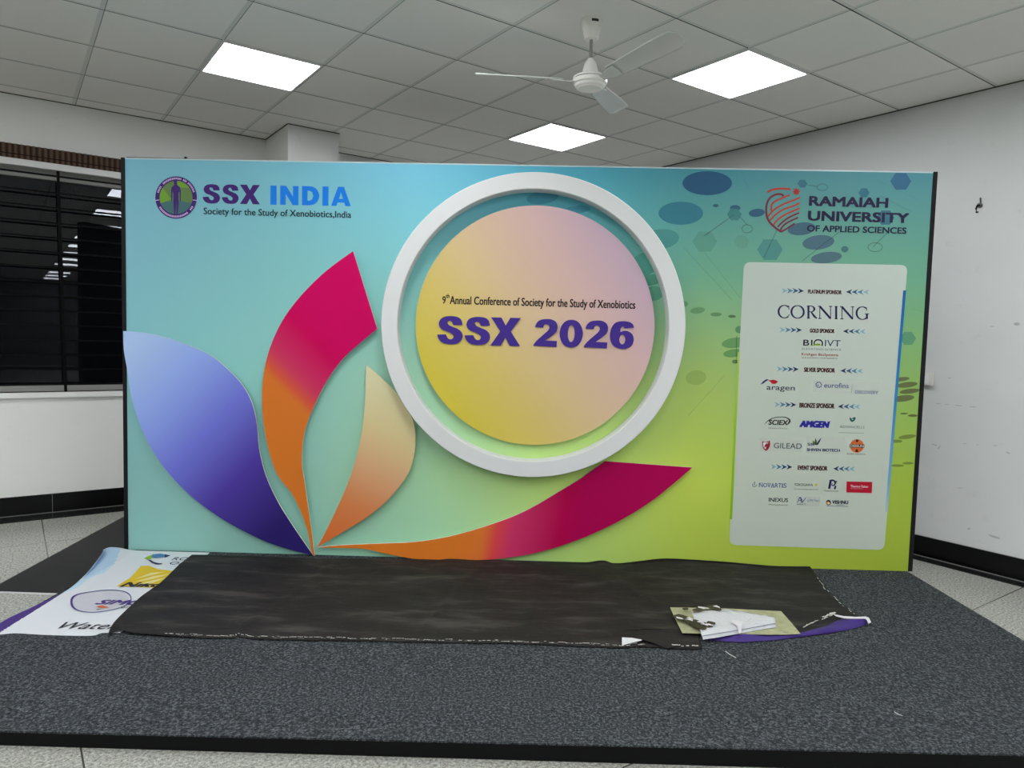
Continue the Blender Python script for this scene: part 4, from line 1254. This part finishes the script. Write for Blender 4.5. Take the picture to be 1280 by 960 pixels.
def onban(x, y, lift=.0012):
    """point of the lying banner seen at a photo position"""
    d = ray(x, y)
    best = None
    z = ZB
    for _ in range(12):
        p = CAM + d * ((z - CAM.z) / d.z)
        q = min((r for row in BG[::3] for r in row[::3]), key=lambda r: (r.x - p.x) ** 2 + (r.y - p.y) ** 2)
        if abs(q.z - z) < 3e-4:
            break
        z = .5 * z + .5 * q.z
    return CAM + d * ((z + lift - CAM.z) / d.z)
def bpoly(mb, pts, m, lift=.002):
    mb.face([onban(x, y, lift) for x, y in pts], m)
M_YEL = inkmat('yellow print', S(214, 184, 32))
M_YEL2 = inkmat('pale yellow print', S(226, 214, 140))
M_INK = inkmat('banner dark ink', S(36, 34, 46))
M_PNK = inkmat('pale mauve print', S(200, 196, 206), .35)
mb = MB()
bpoly(mb, [(146, 732.5), (163, 722), (176, 707.5), (186, 707), (198, 711.5), (216, 713.5), (224, 714), (203, 734), (190, 734.5)], M_YEL)
for p in ([(168, 724), (188, 716), (206, 714.5), (190, 719)], [(166, 728), (192, 720), (212, 717.5), (190, 724)], [(172, 730), (196, 724), (208, 722), (190, 729)]):
    bpoly(mb, p, M_YEL2, .003)
def bz(x, y):
    q = min((r for row in BG[::2] for r in row[::2]), key=lambda r: (r.x - x) ** 2 + (r.y - y) ** 2)
    return q.z
def btext(mb, s, x0, y0, x1, y1, h, m, bold=.0, lean=0.0, lift=.0028):
    P0, P1 = flat(x0, y0, ZB + lift), flat(x1, y1, ZB + lift)
    ax = P1 - P0
    nx = ax.normalized()
    ny = Vector((-nx.y, nx.x, 0))
    ay = ny * h + nx * h * lean
    uv, fs = textmesh(s)
    d = bold * h
    for k, (ox, oy) in enumerate(((0, 0), (-d, d * .6), (d, d * .6), (-d, -d * .6), (d, -d * .6)) if bold else ((0, 0),)):
        pts = [P0 + ax * u + ay * v + nx * ox + ny * oy for u, v in uv]
        if k == 0:
            zs = [bz(p.x, p.y) + lift for p in pts]
        mb.add([Vector((p.x, p.y, z + .00003 * k)) for p, z in zip(pts, zs)], fs, m)
btext(mb, 'Nikon', 150, 733.0, 210, 733.6, .066, M_INK, .07, .25)
mb.build('yellow_logo', bs)
mb = MB()
C0 = [(88, 752), (90, 746), (98, 742), (112, 739.5), (126, 737.6), (142, 737), (156, 739), (163, 743.5), (164, 750), (158, 756), (146, 761), (128, 764.5), (112, 765.5), (98, 763.5), (90, 759)]
lp = smoothloop(C0, 4)
mb.face([onban(x, y, .0025) for x, y in [(126 + (x - 126) * .92, 751.5 + (y - 751.5) * .9) for x, y in lp]], M_PNK)
cx, cy = 126, 751.5
inn = [(cx + (x - cx) * (.93 if x < 110 else .97), cy + (y - cy) * .95) for x, y in lp]
mb.strip([onban(x, y, .0032) for x, y in lp], [onban(x, y, .0032) for x, y in inn], M_PST, True)
btext(mb, 'SIMCO', 118, 755, 190, 756.2, .060, M_PST, .05, .3)
btext(mb, 'GLOBAL', 150, 760, 182, 760.5, .03, M_INK, .0, .1)
bpoly(mb, [(120, 758), (128, 756.5), (137, 759.5), (127, 759.8)], inkmat('orange red print', S(206, 104, 60)), .0042)
bpoly(mb, [(120, 761.5), (128, 760.5), (122, 762.3)], inkmat('green print', S(40, 120, 70)), .0042)
mb.build('oval_logo', bs)
mb = MB()
btext(mb, 'Waters', 64, 785.4, 152, 786.5, .074, M_INK, .0, .3)
mb.build('printed_word', bs)
mb = MB()
bpoly(mb, [(180, 697.5), (186, 695), (192, 692.4), (191, 696.2), (189, 698.6), (184, 699.4)], inkmat('leaf print', S(140, 178, 40)), .003)
bpoly(mb, [(191, 693), (200, 691.8), (210, 693.6), (212.4, 694.8), (204, 696.4), (192, 697.4), (190, 696)], inkmat('blue print', S(72, 126, 176)), .0033)
bpoly(mb, [(206, 692.6), (213, 694.4), (206, 697)], M_NAVY, .0036)
bpoly(mb, [(184, 699.2), (188, 700), (193, 702.6), (199, 704), (203, 704), (202, 705.2), (195, 705.4), (189, 703)], M_NAVY, .0036)
btext(mb, 'ROTARY', 214, 700, 268, 700.6, .060, M_INK, .0, .0)
btext(mb, 'OF', 210, 705.2, 228, 705.8, .052, M_INK, .0, .0)
mb.build('swirl_logo', bs)

# ------------------------------------------------------------------ black sheet on the floor at the far left
M_MAT = mat('black rubber sheet', S(46, 46, 46), 0.55, 0.3)
_n = noise(M_MAT, coords(M_MAT), 4, 5)
lk(M_MAT, ramp(M_MAT, _n, [(.35, S(26, 26, 27)), (.7, S(36, 35, 35))]), pr(M_MAT).inputs['Base Color'])
mb = MB()
pts = [Vector((-2.80, 3.745, .009)), Vector((-2.72, 3.705, .009)), Vector((-2.375, 3.70, .009)), Vector((-2.375, 4.46, .009)), Vector((-2.40, 5.25, .009)), Vector((-2.93, 5.27, .009))]
mb.slab(pts, (0, 0, -.008), M_MAT)
mm = mb.build('floor_sheet', origin=(-2.6, 4.4, 0))
tag(mm, 'flat black sheet lying on the speckled floor left of the stage', 'floor sheet')
mb = MB()
mb.slab([(-2.72, 3.7035, .0095), (-2.375, 3.6985, .0095), (-2.375, 3.6965, .0095), (-2.722, 3.7015, .0095)], (0, 0, -.009), M_HEM)
mb.build('pale_edge', mm)

# ================================================================== CEILING FAN
M_FAN = mat('off-white fan enamel', S(242, 242, 236), 0.3, 0.5)
M_BLADE = mat('grey white fan blade', S(206, 210, 207), 0.35, 0.4)
M_ROD = mat('fan down rod', S(150, 148, 142), 0.4, 0.5)
M_DARKP = mat('dark plate', S(52, 52, 52), 0.5, 0.3)
FX, FY = .3505, 3.8306
fan = empty('ceiling_fan', (FX, FY, H))
tag(fan, 'white three-blade ceiling fan hanging in front of the backdrop', 'ceiling fan')
fc = (FX, FY, 0)
mb = MB(); mb.lathe([(.0, 3.10), (.053, 3.10), (.055, 3.092), (.052, 3.075), (.045, 3.04), (.037, 3.006), (.034, 3.0), (.0, 2.998)], M_FAN, fc); mb.build('canopy', fan, smooth=True, weld=True)
mb = MB()
for k in range(5):
    pass
pa = [(FX + .0525 * math.sin(t), FY - .0525 * math.cos(t)) for t in [math.radians(-6 + 10 * k) for k in range(5)]]
mb.strip([(x, y, 3.074) for x, y in pa], [(FX + (x - FX) * 1.06, FY + (y - FY) * 1.06, 3.086) for x, y in pa], M_DARKP); mb.build('maker_plate', fan)
mb = MB(); mb.tube([(FX, FY, 3.0), (FX, FY, 2.88)], .009, M_ROD, 14); mb.build('down_rod', fan, smooth=True)
mb = MB(); mb.lathe([(.0, 2.905), (.014, 2.903), (.018, 2.896), (.030, 2.880), (.040, 2.846), (.044, 2.818), (.0, 2.817)], M_FAN, fc); mb.build('lower_canopy', fan, smooth=True, weld=True)
mb = MB()
mz = lambda q: [(r, 2.780 + (z - 2.780) * .70) for r, z in q]
mb.lathe(mz([(.0, 2.836), (.05, 2.834), (.078, 2.826), (.0905, 2.815), (.0905, 2.806), (.087, 2.804), (.087, 2.801), (.0905, 2.799), (.0915, 2.785), (.088, 2.770), (.080, 2.764), (.078, 2.752), (.070, 2.742), (.066, 2.741), (.062, 2.734), (.040, 2.729), (.0, 2.728)]), M_FAN, fc, 48)
mb.build('motor_housing', fan, smooth=True, weld=True)
mb = MB(); mb.lathe(mz([(.0868, 2.8045), (.0874, 2.8045), (.0874, 2.8005), (.0868, 2.8005)]), M_DARKP, fc, 48); mb.build('seam_band', fan)
def blade(ang, pitch, droop=0.0):
    root = MB()
    c, s = math.cos(ang), math.sin(ang)
    def Tb(r, w, z):
        wz = w * math.sin(pitch)
        wy = w * math.cos(pitch)
        return Vector((FX + r * c - wy * s, FY + r * s + wy * c, 2.787 + z + wz + droop * (r - .1)))
    # outline of the paddle in (r, w)
    out = [(.15, -.045), (.30, -.056), (.50, -.062), (.575, -.060), (.596, -.05), (.602, -.03), (.602, .03), (.596, .048), (.575, .056), (.50, .056), (.30, .050), (.15, .042)]
    m = MB()
    fr_, bkk = [Tb(r, w, .0014) for r, w in out], [Tb(r, w, -.0014) for r, w in out]
    # cambered: centre line raised slightly
    n = 12
    rows = []
    for i in range(15):
        r = .15 + (.602 - .15) * i / 14
        tip = max(0, (r - .56) / .042)
        hw = (.045 + (.061 - .045) * min(1, (r - .15) / .3)) * math.sqrt(max(.25, 1 - .75 * tip * tip))
        rows.append([Tb(r, hw * (2 * k / n - 1), .006 * (1 - (2 * k / n - 1) ** 2)) for k in range(n + 1)])
    m.add([p for q_ in rows for p in q_], [(i * (n + 1) + k, i * (n + 1) + k + 1, (i + 1) * (n + 1) + k + 1, (i + 1) * (n + 1) + k) for i in range(14) for k in range(n)], M_BLADE)
    b = m.build('blade', fan, smooth=True)
    md = b.modifiers.new('thick', 'SOLIDIFY'); md.thickness = .003
    m = MB()
    m.slab([Tb(.075, -.02, -.003), Tb(.12, -.022, -.003), Tb(.165, -.036, -.003), Tb(.20, -.036, -.003), Tb(.205, 0, -.003), Tb(.20, .036, -.003), Tb(.165, .036, -.003), Tb(.12, .022, -.003), Tb(.075, .02, -.003)], Tb(0, 0, -.0055) - Tb(0, 0, -.003), M_BLADE)
    m.build('blade_bracket', b)
for a_, d_ in ((187, -.01), (307, .076), (67, .05)):
    blade(math.radians(a_), math.radians(-18.5), d_)

# ================================================================== WINDOW GRILLE, BLIND, WALL FITTINGS
M_IRON = mat('black painted iron', S(5, 5, 6), 0.6, 0.12)
def roomlocal(o):
    o.rotation_euler = (0, 0, RZ)
    o.location = G(0, 0, 0)
gr = empty('window_grille', G(-.7, B1 + .03, WZ0)); gr.rotation_euler = (0, 0, RZ)
tag(gr, 'black iron bar grille across the dark window at the left', 'window grille')
def rb(mb, lo, hi, m):
    mb.box(lo, hi, m, lambda x, y, z: G(x, y, z))
for z in (2.556, 2.43, 2.32, 2.205, 2.095, 1.985, 1.873, 1.763, 1.655, 1.546, 1.436, 1.324, 1.212, 1.102, .985):
    mb = MB(); rb(mb, (WA0, B1 + .024, z - .006), (WA1, B1 + .036, z + .006), M_IRON); mb.build('cross_bar', gr)
for a, s in ((-1.56, .0), (-.69, .03), (.18, 0)):
    mb = MB()
    mb.box((-.010, B1 + .014, WZ0 - .0), (.010, B1 + .024, 2.60), M_IRON, lambda x, y, z: G(x + a - s / 2 + s * (2.6 - z) / 1.67, y, z))
    mb.build('upright_bar', gr)
M_BAM = mat('brown bamboo slats', (1, 1, 1, 1), 0.6, 0.2)
_c = coords(M_BAM)
_sx = nd(M_BAM, 'ShaderNodeSeparateXYZ'); lk(M_BAM, _c, _sx.inputs[0])
_s = mathn(M_BAM, 'SINE', mathn(M_BAM, 'MULTIPLY', _sx.outputs[0], 2 * math.pi / .036))
lk(M_BAM, ramp(M_BAM, mathn(M_BAM, 'ADD', mathn(M_BAM, 'MULTIPLY', _s, .4), .5), [(.1, S(50, 36, 29)), (.9, S(104, 82, 66))]), pr(M_BAM).inputs['Base Color'])
bl = empty('bamboo_blind', G(-.85, B1, 2.69)); bl.rotation_euler = (0, 0, RZ)
tag(bl, 'brown ribbed bamboo blind rolled up above the window', 'blind')
def slatpanel(z0, z1, b0, name):
    n = 480
    pts0 = []
    for k in range(n + 1):
        a = WA0 - .05 + (WA1 - WA0 + .1) * k / n
        pts0.append((a, b0 - .006 * math.sin(2 * math.pi * a / .036)))
    mb = MB()
    for z_a, z_b, bb in ((z0, z1, 0),):
        mb.strip([(a, b, z_a) for a, b in pts0], [(a, b, z_b) for a, b in pts0], M_BAM)
        mb.strip([(a, b, z_a) for a, b in pts0], [(a, B1 - .001, z_a) for a, b in pts0], M_BAM)
        mb.strip([(a, b, z_b) for a, b in pts0], [(a, B1 - .001, z_b) for a, b in pts0], M_BAM)
    o = mb.build(name, None, smooth=True)
    o.parent = bl
    o.matrix_parent_inverse = (Matrix.Translation(bl.location) @ bl.rotation_euler.to_matrix().to_4x4()).inverted()
    o.rotation_euler = (0, 0, RZ)
    o.location = G(0, 0, 0)
    return o
slatpanel(2.672, 2.738, B1 - .045, 'slat_roll')
slatpanel(2.640, 2.664, B1 - .035, 'slat_hem')
mb = MB(); rb(mb, (WA0 - .05, B1 - .036, 2.664), (WA1 + .05, B1 - .001, 2.672), mat('blind cord band', S(44, 30, 26), .8, .1)); mb.build('cord_band', bl)

M_PLATE = mat('cream switch plastic', S(222, 220, 212), 0.4, 0.4)
sw = empty('wall_switch', G(A1, -2.07, 1.226)); sw.rotation_euler = (0, 0, RZ)
tag(sw, 'small white switch plate on the right wall beside the backdrop edge', 'switch')
mb = MB(); rb(mb, (A1 - .022, -2.131, 1.183), (A1, -2.01, 1.27), M_PLATE); mb.build('plate', sw)
mb = MB(); rb(mb, (A1 - .027, -2.112, 1.192), (A1 - .022, -2.085, 1.258), M_WHITE); mb.build('rocker', sw)
mb = MB(); rb(mb, (A1 - .027, -2.075, 1.192), (A1 - .022, -2.045, 1.258), M_WHITE); mb.build('rocker', sw)
hk = empty('wall_hook', G(A1, -2.345, 2.363)); hk.rotation_euler = (0, 0, RZ)
tag(hk, 'small dark metal hook sticking out of the right wall', 'hook')
M_STEEL = mat('dull steel', S(96, 96, 96), 0.4, 0.5, .6)
mb = MB(); mb.tube([G(A1, -2.345, 2.363), G(A1 - .012, -2.345, 2.363)], .016, M_STEEL, 16); mb.build('rose', hk, smooth=True)
mb = MB(); mb.tube([G(A1 - .01, -2.345, 2.363), G(A1 - .04, -2.345, 2.358), G(A1 - .055, -2.345, 2.335), G(A1 - .045, -2.345, 2.315), G(A1 - .03, -2.345, 2.318)], .006, M_IRON, 8); mb.build('hook_arm', hk, smooth=True)
mb = MB(); mb.tube([G(A1 - .006, -2.35, 2.38), G(A1 - .02, -2.352, 2.41)], .005, M_STEEL, 8); mb.build('screw', hk, smooth=True)
# two loose threads on the carpet
M_THR = mat('white thread', S(214, 212, 206), 0.8, 0.1)
mb = MB(); mb.tube([flat(907, 814, ZS + .002), flat(912, 818, ZS + .003), flat(920, 822, ZS + .002)], .0016, M_THR, 6)
tag(mb.build('thread', origin=flat(912, 818, ZS)), 'short white thread on the carpet just in front of the purple rim', 'thread')
mb = MB(); mb.tube([flat(1118, 890, ZS + .002), flat(1123, 893, ZS + .003), flat(1128, 895, ZS + .002)], .0014, M_THR, 6)
tag(mb.build('thread', origin=flat(1123, 893, ZS)), 'short white thread on the carpet near the right front of the stage', 'thread')

# scuff marks on the right wall
M_SCUFF = inkmat('grey scuff', S(120, 122, 120), .32)
def onright(x, y, off=.001):
    d = ray(x, y)
    n = G(1, 0, 0) - G(0, 0, 0)
    p0 = G(A1 - off, 0, 0)
    return CAM + d * ((p0 - CAM).dot(n) / d.dot(n))
mb = MB()
for x, y, rx, ry, r in ((1173, 504.5, 3.5, .5, .06), (1183, 505.5, 3, .4, .05), (1198, 507, 5, .5, .1), (1216, 508.5, 5, .5, .1), (1187, 472.5, 2.4, .5, 0), (1168, 556, 4, .6, .3), (1174, 559, 3, .7, -.8), (1206, 554.5, 3, .4, 0), (1222, 556, 2, .4, .1),
                        (1244, 557, 2.5, .5, .2), (1260, 566, 3, .8, .4), (1211, 661, 2, 1, 0), (1243, 671, 8, 1.2, .3), (1271, 405, 4, 2, 0), (1240, 408, 3, .5, 0), (1200, 610, 4, .4, 0)):
    c, q = math.cos(r), math.sin(r)
    mb.face([onright(x + u * c - v * q, y + u * q + v * c) for u, v in ell(0, 0, rx, ry, 10)], M_SCUFF)
o = mb.build('wall_scuff')
w = bpy.data.objects['wall_right']
o.parent = w
o.matrix_parent_inverse = (Matrix.Translation(w.location) @ w.rotation_euler.to_matrix().to_4x4()).inverted()
o['kind'] = 'structure'
